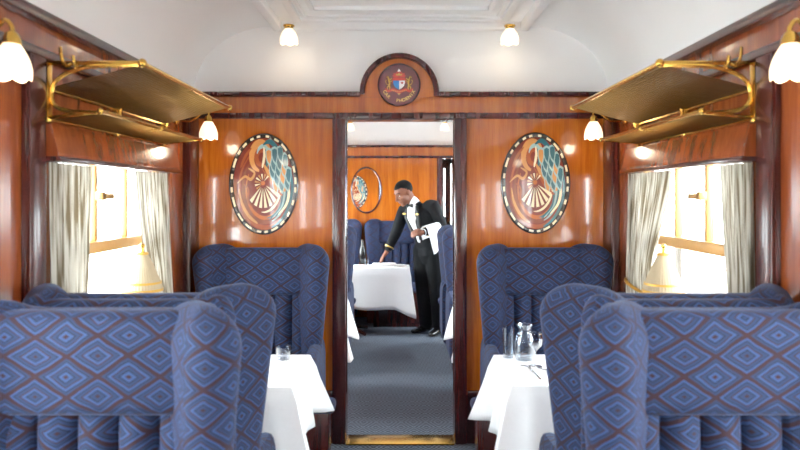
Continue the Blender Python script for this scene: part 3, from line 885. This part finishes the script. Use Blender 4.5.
for x, y, rz, lb in (
    (-.838, 1.82, 0, 'blue wing armchair at bottom left with its padded front facing the camera'),
    (.885, 1.82, 0, 'blue wing armchair at bottom right with its padded front facing the camera'),
    (-.848, 1.87, PI, 'blue wing armchair on the left turned away, back to back with the nearest one'),
    (.895, 1.87, PI, 'blue wing armchair on the right turned away, back to back with the nearest one'),
    (-.822, 3.865, 0, 'blue wing armchair against the partition under the left inlaid oval'),
    (.845, 3.865, 0, 'blue wing armchair against the partition under the right inlaid oval'),
    (-.85, 5.90, 0, 'blue wing armchair beyond the doorway, closest to its left jamb'),
    (-.87, 6.02, PI, 'blue wing armchair beyond the left jamb, turned toward the waiter table'),
    (.80, 5.90, 0, 'blue wing armchair beyond the right jamb, white cloth hanging before it'),
    (.785, 6.02, PI, 'blue wing armchair just beyond the right jamb, turned toward the far wall'),
    (-.055, 7.93, 0, 'blue wing armchair against the far wall, directly behind the reaching waiter'),
    (-.885, 7.93, 0, 'blue wing armchair against the far wall, in the corner left of the mirror')):
    aisle = 1 if (x < .1) == (rz == 0) else -1
    wide = y == 3.865; key = (aisle, wide)
    if key in proto: q = dup(proto[key], (x, y, 0), rz, lb)
    else: q = proto[key] = make_chair(lb, (x, y, 0), rz, aisle, wide)
    q.scale = (.945 if wide or y > 7 else 1, 1, 1)

# ------------------------------------------------------------------ tables, cloths
def table(x0, x1, y0, y1, label):
    t = thing('dining_table', label, 'table', ((x0+x1)/2, (y0+y1)/2, 0), 0, 'dining tables under white cloths')
    hx, hy = (x1-x0)/2, (y1-y0)/2
    bm = NB(); box(bm, -hx, hx, -hy, hy, .715, .742, .006); obj('tabletop', bm, M['mahog'], t)
    obj('pedestal', lathe(NB(), [(.05, .715), (.035, .66), (.03, .4), (.036, .12), (.03, .05)], 0, 0, 20), M['mahog'], t)
    bm = NB()
    for a in (0, PI/2, PI, 1.5*PI):
        d = Vector((math.cos(a+.78), math.sin(a+.78), 0)); tube(bm, [d*.0+Vector((0, 0, .07)), d*.14+Vector((0, 0, .05)), d*.26+Vector((0, 0, .018))], [.03, .022, .018], 8)
    obj('foot', bm, M['mahog'], t)
    return t
def cloth(x0, x1, y0, y1, drop, corner, flare, seed, label):
    rnd = random.Random(seed); cx, cy, hx, hy = (x0+x1)/2, (y0+y1)/2, (x1-x0)/2+.006, (y1-y0)/2+.006
    bm = NB(); per = []; n = 26
    cs = [(-hx, -hy), (hx, -hy), (hx, hy), (-hx, hy)]
    for e in range(4):
        A, B = Vector(cs[e]), Vector(cs[(e+1) % 4]); nr = Vector(((B-A).y, -(B-A).x)).normalized()
        for k in range(n):
            u = k/n; per.append((A.lerp(B, u), nr, u))
    N_ = len(per); rows = []
    ph = [rnd.uniform(0, 6.28) for _ in range(8)]
    zt = .749
    for j in range(11):
        tt = j/10; row = []
        for i, (p, nr, u) in enumerate(per):
            dc = min(u, 1-u); e = i//n
            cw = math.exp(-(dc/.075)**2)           # corner weight
            if u < .5: n2 = per[(i-n) % N_][1] if False else per[((e-1) % 4)*n][1]
            else: n2 = per[((e+1) % 4)*n][1]
            out = (nr*(1-.5*cw)+n2*(.5*cw)).normalized()
            dip = math.exp(-((dc-.2)/.07)**2)      # hollow beside the corner cone
            o_ = flare*.35*tt+cw*flare*2.0*tt**.9-dip*.05*tt+(.018*math.sin(u*17+ph[e]+tt)+.009*math.sin(u*33+ph[e+4]))*tt+.012*tt
            o_ = max(o_, .002)+ (.006*math.sin(PI*min(tt*3, 1)) if j else 0)
            dz = drop*tt*(1+.03*math.sin(u*9+ph[e]))+corner*cw*tt**1.2
            q = p+out*o_; q.x = max(-1.285-cx, min(1.285-cx, q.x))
            row.append(bm.verts.new((q.x, q.y, zt-dz-(.004 if j == 1 else 0))))
        rows.append(row)
    for j in range(10):
        for i in range(N_):
            bm.faces.new((rows[j][i], rows[j][(i+1) % N_], rows[j+1][(i+1) % N_], rows[j+1][i]))
    bm.faces.new(rows[0])
    o = obj('tablecloth', bm, M['linen']); o.location = (cx, cy, 0)
    me = o.data
    mod = o.modifiers.new('thickness', 'SOLIDIFY'); mod.thickness = .0025; mod.offset = 1
    return tag(o, label, 'tablecloth', 'white tablecloths')
TB = {'left': (-1.245, -.465, 2.60, 3.11), 'right': (.475, 1.245, 2.62, 3.11)}
table(*TB['left'], 'small pedestal table under the cloth of the left-hand near table'); cloth(*TB['left'], .27, .04, .055, 3, 'white tablecloth on the near table left of the aisle')
table(*TB['right'], 'small pedestal table under the cloth of the right-hand near table'); cloth(*TB['right'], .30, .06, .06, 9, 'white tablecloth set with glasses on the near table right of the aisle')
a = (-1.245, -.46, 4.50, 5.06); table(*a, 'pedestal table just beyond the doorway on the left, under its cloth'); cloth(*a, .33, .06, .06, 5, 'white tablecloth beyond the left jamb of the doorway')
a = (.47, 1.245, 4.50, 5.06); table(*a, 'pedestal table just beyond the doorway on the right, under its cloth'); cloth(*a, .33, .06, .06, 6, 'white tablecloth beyond the right jamb of the doorway')
a = (-1.245, .085, 6.88, 7.20); table(*a, 'long pedestal table the waiter is laying in the far saloon'); cloth(*a, .45, .10, .03, 8, 'white tablecloth on the far table the waiter is laying')

# ------------------------------------------------------------------ tableware
ZT = .752
def lathed(name, prof, loc, label, cat, mat=None, group=None, n=24):
    o = obj(name, lathe(NB(), prof, 0, 0, n, cap0=False), mat or M['glass']); o.location = loc
    return tag(o, label, cat, group)
def tumbler(x, y, r, h, label):
    return lathed('tumbler', [(0.001, 0), (r*.82, 0), (r*.86, .006), (r, h), (r-.003, h), (r*.82, .012), (.001, .01)], (x, y, ZT), label, 'glass', group='glassware')
tumbler(.532, 3.07, .030, .148, 'tall straight glass on the right-hand near table, leftmost there')
o = lathed('carafe', [(.001, 0), (.044, 0), (.05, .02), (.05, .08), (.042, .115), (.028, .135), (.027, .15), (.04, .172), (.038, .172), (.024, .15), (.025, .136), (.046, .08), (.046, .02), (.001, .01)], (.605, 3.03, ZT), 'clear glass carafe with flared neck on the right-hand near table', 'carafe', group='glassware')
wg = [(.001, 0), (.034, 0), (.033, .003), (.006, .008), (.004, .03), (.004, .07), (.012, .082), (.03, .10), (.036, .13), (.032, .158), (.03, .158), (.034, .13), (.028, .102), (.001, .084)]
lathed('wine_glass', wg, (.628, 2.90, ZT), 'stemmed wine glass on the right-hand near table beside the carafe', 'glass', group='glassware')
tumbler(-.575, 3.03, .037, .062, 'short glass dish on the left-hand near table beside the armchair wing')
for s, nm in ((-1, 'left'), (1, 'right')):
    x = s*.84 if s < 0 else .745
    o = lathed('side_plate', [(.001, .004), (.06, .004), (.085, .012), (.086, .014), (.06, .008), (.001, .008)], (x, 2.80, ZT), 'white side plate on the %s-hand near table' % nm, 'plate', M['china'], 'side plates', 32)
def cutlery(kind, x, y, rz, label, z=ZT+.002):
    bm = NB()
    box(bm, -.005, .005, -.1, .02, 0, .004, .0015)
    if kind == 'knife': box(bm, -.008, .006, .02, .1, .0005, .0028, .001)
    else:
        box(bm, -.011, .011, .02, .045, .0005, .0035, .001)
        for k in range(4): box(bm, -.011+k*.0063, -.0085+k*.0063, .045, .09, .0005, .003)
    o = obj('table_'+kind, bm, M['chrome']); o.location = (x, y, z); o.rotation_euler = (0, 0, rz)
    return tag(o, label, kind, 'cutlery')
cutlery('knife', .60, 2.78, .05, 'steel knife near the aisle edge of the right-hand near table')
cutlery('fork', .63, 2.86, .9, 'steel fork beside the plate on the right-hand near table')
def napkin_fold(x, y, rz, label, z=ZT, w=.09, d=.06, h=.016):
    bm = NB()
    for k in range(4): box(bm, -w+.004*k, w-.003*k, -d+.003*k, d-.002*k, h/4*k, h/4*(k+.92), .0015)
    o = obj('folded_napkin', bm, M['linen']); o.location = (x, y, z); o.rotation_euler = (0, 0, rz)
    return tag(o, label, 'napkin', 'folded napkins')
napkin_fold(-.19, 7.10, .15, 'folded white napkin under the waiter hand on the far table', w=.14, d=.07, h=.028)
lathed('side_plate', [(.001, .004), (.06, .004), (.085, .012), (.086, .014), (.06, .008), (.001, .008)], (-.02, 7.05, ZT), 'white plate near the aisle end of the far table', 'plate', M['china'], 'side plates', 32)
tumbler(-.395, 7.12, .026, .085, 'small glass on the far table left of the napkin')
lathed('wine_bottle', [(.001, 0), (.036, 0), (.038, .01), (.038, .15), (.03, .185), (.014, .215), (.0135, .27), (.016, .272), (.016, .284), (.001, .284)], (-.455, 7.3, ZT), 'dark bottle on the far table before the armchair gap', 'bottle', M['black'])
def table_lamp(x, y, label):
    t = thing('table_lamp', label, 'lamp', (x, y, ZT), 0, 'pleated table lamps')
    obj('base', lathe(NB(), [(.001, 0), (.055, 0), (.056, .012), (.03, .022), (.012, .05), (.010, .2), (.014, .24), (.008, .34), (.008, .56), (.001, .56)], 0, 0, 22), M['brass'], t)
    def sc(a, r, z): return r*(1+.018*math.sin(40*a)), z
    sh = obj('lamp_shade', lathe(NB(), [(.088, .365), (.085, .39), (.066, .435), (.044, .49), (.024, .53), (.022, .535)], 0, 0, 120, sc), M['pleat'], t)
    obj('braid', lathe(NB(), [(.0905, .363), (.0905, .375)], 0, 0, 60), M['goldtrim'], sh); obj('braid', lathe(NB(), [(.084, .397), (.0825, .407)], 0, 0, 60), M['goldtrim'], sh)
    obj('cap', lathe(NB(), [(.028, .53), (.025, .54), (.02, .54)], 0, 0, 30), M['goldtrim'], sh)
    bm = NB(); bmesh.ops.create_uvsphere(bm, u_segments=12, v_segments=8, radius=.012, matrix=Matrix.Translation((0, 0, .57))); obj('finial', bm, M['brass'], t)
table_lamp(-1.185, 2.84, 'table lamp with pleated cream shade by the left window'); table_lamp(1.185, 2.80, 'table lamp with pleated cream shade by the right window')

# ------------------------------------------------------------------ the waiter
def ell_tube(bm, nodes, n=20, sub=3):
    """nodes: (pos, ra, rb, axis a); elliptical tube with rounded ends"""
    P = []
    for i in range(len(nodes)-1):
        for k in range(sub):
            f = k/sub; f2 = f*f*(3-2*f)*.5+f*.5
            a, b = nodes[i], nodes[i+1]
            P.append((Vector(a[0]).lerp(Vector(b[0]), f), a[1]+(b[1]-a[1])*f2, a[2]+(b[2]-a[2])*f2, Vector(a[3]).lerp(Vector(b[3]), f)))
    a = nodes[-1]; P.append((Vector(a[0]), a[1], a[2], Vector(a[3])))
    rings = []
    def ringat(p, ra, rb, ax, d):
        A = (ax-d*ax.dot(d)).normalized(); B = d.cross(A)
        return [bm.verts.new(p+A*(ra*math.cos(2*PI*k/n))+B*(rb*math.sin(2*PI*k/n))) for k in range(n)]
    d0 = (P[1][0]-P[0][0]).normalized(); d1 = (P[-1][0]-P[-2][0]).normalized()
    for q in (.95, .6):
        p, ra, rb, ax = P[0]; r = min(ra, rb); c = math.sqrt(1-q*q)
        rings.append(ringat(p-d0*(r*q), ra*c, rb*c, ax, d0))
    for i, (p, ra, rb, ax) in enumerate(P):
        d = (P[min(i+1, len(P)-1)][0]-P[max(i-1, 0)][0]).normalized(); rings.append(ringat(p, ra, rb, ax, d))
    for q in (.6, .95):
        p, ra, rb, ax = P[-1]; r = min(ra, rb); c = math.sqrt(1-q*q)
        rings.append(ringat(p+d1*(r*q), ra*c, rb*c, ax, d1))
    for i in range(len(rings)-1):
        for k in range(n): bm.faces.new((rings[i][k], rings[i][(k+1) % n], rings[i+1][(k+1) % n], rings[i+1][k]))
    bm.faces.new(rings[0][::-1]); bm.faces.new(rings[-1])
def rtube(bm, pts, rs, n=14):
    ax = Vector((.31, .87, .38)); ell_tube(bm, [(p, r, r, ax) for p, r in zip(pts, rs)], n)
def ellipsoid(bm, c, A, B, D, ra, rb, rd, u=24, v=16):
    if A is hf: ra, rb, rd = ra*HS, rb*HS, rd*HS
    Mx = Matrix.Translation(c) @ Matrix(((A.x*ra, B.x*rb, D.x*rd, 0), (A.y*ra, B.y*rb, D.y*rd, 0), (A.z*ra, B.z*rb, D.z*rd, 0), (0, 0, 0, 1)))
    bmesh.ops.create_uvsphere(bm, u_segments=u, v_segments=v, radius=1, matrix=Mx)
def fuse(name, bm, mat, parent, voxel, smooth_it=4):
    bmesh.ops.recalc_face_normals(bm, faces=bm.faces[:])
    me = bpy.data.meshes.new(name); bm.to_mesh(me); bm.free()
    o = bpy.data.objects.new(name, me); C.objects.link(o)
    r = o.modifiers.new('r', 'REMESH'); r.mode = 'VOXEL'; r.voxel_size = voxel; r.use_smooth_shade = True
    if smooth_it:
        sm = o.modifiers.new('s', 'SMOOTH'); sm.iterations = smooth_it; sm.factor = .5
    dg = bpy.context.evaluated_depsgraph_get(); m2 = bpy.data.meshes.new_from_object(o.evaluated_get(dg))
    bpy.data.objects.remove(o); bpy.data.meshes.remove(me)
    m2.name = name; m2.materials.clear()
    for p in m2.polygons: p.use_smooth = True
    q = link(name, m2, mat); 
    return q
V = Vector
PB = V((.30, 6.98, 0))
person = thing('person', 'waiter in black tailcoat and bow tie leaning over the far table', 'person', PB)
def child(o):
    o.parent = person; o.matrix_parent_inverse = Matrix.Translation(-PB); return o
f_ = V((-.74, -.67, 0)).normalized(); l_ = V((-f_.y, f_.x, 0))      # facing, his left
PEL = V((.31, 7.0, .95)); WAI = V((.285, 6.985, 1.10)); CHE = V((.215, 6.965, 1.31)); NEK = V((.165, 6.935, 1.455))
LS = V((.355, 6.83, 1.445)); LE = V((.455, 6.84, 1.215)); LW = V((.25, 6.68, 1.16))
RS = V((.035, 7.09, 1.385)); RE = V((-.055, 7.05, 1.135)); RW = V((-.15, 7.01, .935))
RH, LH = V((.245, 7.05, .93)), V((.38, 6.94, .93))
RK, LK = V((.255, 7.02, .50)), V((.405, 6.93, .50)); RA, LA = V((.285, 7.08, .09)), V((.43, 6.97, .09))
# head frame
HC = V((.03, 6.885, 1.585))
hf = V((-.78, -.42, -.52)).normalized(); hl = V((-hf.y, hf.x, 0)).normalized(); hu = hf.cross(hl)*1; hu = hu if hu.z > 0 else -hu
HS = 1.09
def H(a, b, c): return HC+(hf*a+hl*b+hu*c)*HS
bm = NB()
ell_tube(bm, [(PEL, .15, .11, l_), (WAI, .135, .10, l_), (CHE, .15, .10, l_), (CHE.lerp(NEK, .7), .11, .06, l_), (NEK, .058, .055, l_)], 24)
rtube(bm, [NEK-V((0, 0, .03)), NEK.lerp(HC, .45), H(-.03, 0, -.03)], [.062, .055, .058])
for a, b, c in ((LS, LE, LW), (RS, RE, RW)): rtube(bm, [CHE.lerp(a, .6), a-V((0, 0, .02)), a.lerp(b, .5), b, b.lerp(c, .45), c], [.05, .048, .046, .038, .036, .026])
for a, b, c in ((LH, LK, LA), (RH, RK, RA)): rtube(bm, [a, a.lerp(b, .5), b, b.lerp(c, .4), c], [.085, .075, .055, .055, .038])
# head
ellipsoid(bm, H(-.012, 0, .028), hf, hl, hu, .098, .075, .092)
ellipsoid(bm, H(.028, 0, -.04), hf, hl, hu, .066, .06, .078)
ellipsoid(bm, H(.062, 0, -.098), hf, hl, hu, .026, .03, .022)          # chin
ellipsoid(bm, H(.066, 0, .035), hf, hl, hu, .024, .052, .016)          # brow
rtube(bm, [H(.084, 0, .022), H(.098, 0, -.006), H(.108, 0, -.028)], [.010, .012, .017]); 
for s in (-1, 1):
    ellipsoid(bm, H(.092, s*.014, -.032), hf, hl, hu, .012, .010, .009)  # nostril wings
    ellipsoid(bm, H(.052, s*.04, -.022), hf, hl, hu, .03, .022, .024)    # cheeks
    ellipsoid(bm, H(-.012, s*.076, -.005), hf, hl, hu, .020, .009, .032) # ears
ellipsoid(bm, H(.086, 0, -.058), hf, hl, hu, .012, .026, .007); ellipsoid(bm, H(.083, 0, -.071), hf, hl, hu, .012, .022, .008)
# right hand: reaching down to the table
def hand(wrist, d, nrm, side, curl, L=.092):
    d = d.normalized(); nrm = (nrm-d*nrm.dot(d)).normalized(); t_ = d.cross(nrm)*side
    c = wrist+d*.052
    ellipsoid(bm, c, d, t_, nrm, .056, .042, .018)
    rtube(bm, [wrist-d*.03, wrist, wrist+d*.03], [.026, .025, .024])
    for k, (o_, ln) in enumerate(((.03, .074), (.010, .084), (-.011, .078), (-.03, .06))):
        p = wrist+d*.088+t_*o_; b0 = d
        pts = [p-d*.03, p]; ang = 0
        for q in range(3):
            ang += curl*(.7+.2*q); dd = d*math.cos(ang)-nrm*math.sin(ang)+t_*(o_*2)
            p = p+dd.normalized()*(ln*(.42, .32, .26)[q]); pts.append(p)
        rtube(bm, pts, [.010, .0095, .0088, .0082, .007], 10)
    p = wrist+d*.03+t_*.034; dd = (d*.75+t_*.6-nrm*.3).normalized()
    rtube(bm, [p-t_*.012, p+dd*.028, p+dd*.05+d*.008-nrm*.008, p+dd*.066+d*.018-nrm*.014], [.013, .012, .0105, .008], 10)
hand(RW, V((-.62, -.32, -.80)), V((-.55, -.15, .75)), 1, .22)
hand(LW, V((-.88, -.12, -.1)), V((.05, -.75, .65)), 1, .55)
body = child(fuse('body', bm, M['skin'], person, .0052, 2))
# jacket
bm = NB()
ell_tube(bm, [(PEL-V((-.01, 0, .06)), .175, .135, l_), (PEL+V((0, 0, .05)), .165, .125, l_), (WAI, .158, .122, l_), (CHE, .19, .14, l_), (CHE.lerp(NEK, .62), .165, .105, l_), (NEK-V((0, 0, .02)), .085, .075, l_)], 28, 4)
for a, b, c in ((LS, LE, LW), (RS, RE, RW)):
    e_ = c+(b-c)*.10
    rtube(bm, [CHE.lerp(a, .65)+V((0, 0, .03)), a+V((0, 0, .0)), a.lerp(b, .5), b, b.lerp(e_, .5), e_], [.078, .076, .070, .063, .056, .047])
ell_tube(bm, [(PEL-f_*.08+V((.03, 0, .05)), .12, .05, l_), (PEL-f_*.10+V((.05, .0, -.12)), .13, .03, l_), (PEL-f_*.10+V((.06, 0, -.3)), .10, .02, l_)], 20)
jk = child(fuse('jacket', bm, M['jacket'], person, .007, 4))
# shirt front wedge, seen between the lapels
bm = NB()
W0 = WAI+f_*.075-V((0, 0, .04)); 
ell_tube(bm, [(W0, .028, .06, l_), (WAI.lerp(CHE, .35)+f_*.092, .046, .05, l_), (CHE+f_*.115, .066, .05, l_), (CHE.lerp(NEK, .6)+f_*.08, .064, .05, l_), (NEK+f_*.03, .056, .05, l_)], 20, 4)
ell_tube(bm, [(NEK-V((0, 0, .01)), .07, .066, l_), (NEK.lerp(HC, .34), .064, .06, l_)], 20, 3)
child(fuse('shirt', bm, M['shirt'], person, .006, 2))
# lapels
for s in (-1, 1):
    bm = NB(); A = NEK+l_*(s*.065)+f_*.05-V((0, 0, .02)); B = CHE+l_*(s*.094)+f_*.122; Cc = WAI+l_*(s*.034)+f_*.128-V((0, 0, .03))
    ell_tube(bm, [(A, .022, .012, l_), (A.lerp(B, .55)+f_*.012, .034, .012, l_), (B, .030, .012, l_), (B.lerp(Cc, .5)+f_*.006, .024, .012, l_), (Cc, .012, .010, l_)], 14)
    child(obj('lapel', bm, M['satin']))
bt = NEK+f_*.098+V((0, 0, -.012))
bm = NB()
for s in (-1, 1): ell_tube(bm, [(bt+l_*(s*.006), .010, .008, V((0, 0, 1))), (bt+l_*(s*.03), .021, .010, V((0, 0, 1))), (bt+l_*(s*.05), .023, .007, V((0, 0, 1)))], 12)
ellipsoid(bm, bt, f_, l_, V((0, 0, 1)), .014, .012, .013)
child(obj('bow_tie', bm, M['satin']))
# badges, cuffs and gold stripe
for s in (-1, 1):
    bm = NB(); c = CHE.lerp(NEK, .28)+l_*(s*.105)+f_*.128
    ellipsoid(bm, c, f_, l_, V((0, 0, 1)), .008, .028, .010); child(obj('badge', bm, M['gold']))
e_ = RW+(RE-RW)*.10
for f1, f2, r, nm, mt in ((.16, .22, .0545, 'sleeve_stripe', M['gold']), (-.02, .07, .036, 'shirt_cuff', M['shirt'])):
    bm = NB(); tube(bm, [RW.lerp(RE, f1), RW.lerp(RE, f2)], [r, r+.001], 20); o = child(obj(nm, bm, mt))
bm = NB(); tube(bm, [LW.lerp(LE, .16), LW.lerp(LE, .22)], .0545, 20); child(obj('sleeve_stripe', bm, M['gold']))
bm = NB(); tube(bm, [LW.lerp(LE, -.02), LW.lerp(LE, .07)], .036, 20); child(obj('shirt_cuff', bm, M['shirt']))
# trousers
bm = NB()
ell_tube(bm, [(PEL-V((0, 0, .08)), .16, .125, l_), (PEL, .165, .12, l_), (WAI-V((0, 0, .04)), .15, .11, l_)], 24)
for a, b, c in ((LH, LK, LA), (RH, RK, RA)):
    rtube(bm, [a, a.lerp(b, .5), b, b.lerp(c, .5), c+V((0, 0, .0))], [.115, .108, .09, .083, .078], 18)
child(fuse('trousers', bm, M['trouser'], person, .008, 4))
for a, dx in ((RA, V((-.8, -.6, 0))), (LA, V((-.55, -.83, 0)))):
    d = dx.normalized(); p = V((a.x, a.y, 0)); bm = NB(); q = V((-d.y, d.x, 0))
    ell_tube(bm, [(p-d*.05+V((0, 0, .048)), .040, .040, q), (p+d*.02+V((0, 0, .045)), .044, .040, q), (p+d*.11+V((0, 0, .033)), .050, .029, q), (p+d*.18+V((0, 0, .026)), .038, .022, q)], 18)
    ell_tube(bm, [(p+V((0, 0, .05)), .045, .045, q), (p+V((0, 0, .10)), .045, .045, q)], 16)
    for v in bm.verts: v.co.z = max(v.co.z, .002)
    child(obj('shoe', bm, M['shoe']))
# hair cap
bm = NB(); ellipsoid(bm, H(-.016, 0, .034), hf, hl, hu, .101, .079, .093, 40, 28)
kill = []
for v in bm.verts:
    d = v.co-HC; a, b, c = d.dot(hf), d.dot(hl), d.dot(hu)
    if c < .074+min(0, (a-.035))*1.0 or c < -.035: kill.append(v)
bmesh.ops.delete(bm, geom=kill, context='VERTS')
o = obj('hair', bm, M['hair']); o.modifiers.new('thickness', 'SOLIDIFY').thickness = .005; child(o)
for s in (-1, 1):
    bm = NB(); ellipsoid(bm, H(.073, s*.032, .004), hf, hl, hu, .006, .009, .0034); o = child(obj('eye', bm, M['eye']))
    bm = NB(); ellipsoid(bm, H(.081, s*.032, .002), hf, hl, hu, .004, .006, .006); o2 = obj('pupil', bm, M['black']); o2.parent = o; o2.matrix_parent_inverse = (Matrix.Translation(PB) @ Matrix.Translation(-PB))
    bm = NB(); rtube(bm, [H(.088, s*.016, .034), H(.084, s*.034, .038), H(.068, s*.052, .032)], [.004, .005, .003], 8); child(obj('eyebrow', bm, M['hair']))
# napkin over the left forearm
bm = NB(); A = LW.lerp(LE, .0); B = LW.lerp(LE, .72); dr = (B-A).normalized(); side = V((dr.y, -dr.x, 0)).normalized()
if side.y > 0: side = -side
g = []
secs = [(.062, -.21), (.064, -.12), (.066, -.05), (.067, .0), (.058, .036), (.030, .058), (0, .067), (-.030, .058), (-.058, .036), (-.067, -.02), (-.068, -.08)]
NU = 12
for i in range(NU+1):
    u = i/NU; p = A.lerp(B, u); row = []
    for j, (o_, z) in enumerate(secs):
        zz = z*(1.0+.30*(1-u)*0) if z > -.02 else z*(1.12-.05*u)
        sh = max(0, -z)*.35*(1-u)
        row.append(bm.verts.new(p+side*(o_+.006*math.sin(u*7+j*.3)*(1 if z < 0 else 0))+V((sh*.9, 0, zz-sh*.0))))
    g.append(row)
for i in range(NU):
    for j in range(len(secs)-1): bm.faces.new((g[i][j], g[i+1][j], g[i+1][j+1], g[i][j+1]))
o = obj('service_cloth', bm, M['linen']); o.modifiers.new('thickness', 'SOLIDIFY').thickness = .004
tag(o, 'white service cloth draped over the waiter\'s bent left forearm', 'cloth')

# ------------------------------------------------------------------ light, camera
w = bpy.data.worlds.new('daylight'); S.world = w; w.use_nodes = True
bg = w.node_tree.nodes['Background']; bg.inputs['Color'].default_value = (.88, .95, 1, 1); bg.inputs['Strength'].default_value = 26

cd = bpy.data.cameras.new('camera'); cam = bpy.data.objects.new('camera', cd); C.objects.link(cam)
cam.location = (0, 0, CAM_Z); cam.rotation_euler = (PI/2, 0, 0)
cd.sensor_width = 36; cd.lens = 620/800*36; cd.shift_x = -1/800; cd.shift_y = -29/800; cd.clip_start = .05
cd.dof.use_dof = True; cd.dof.focus_distance = 5.0; cd.dof.aperture_fstop = 2.8
S.camera = cam
S.view_settings.view_transform = 'Standard'; S.view_settings.look = 'None'
S.view_settings.exposure = 0.62; S.view_settings.gamma = 1.12
S.cycles.use_denoising = True
S.cycles.max_bounces = 10; S.cycles.diffuse_bounces = 6; S.cycles.glossy_bounces = 4; S.cycles.transparent_max_bounces = 24
S.cycles.sample_clamp_indirect = 8
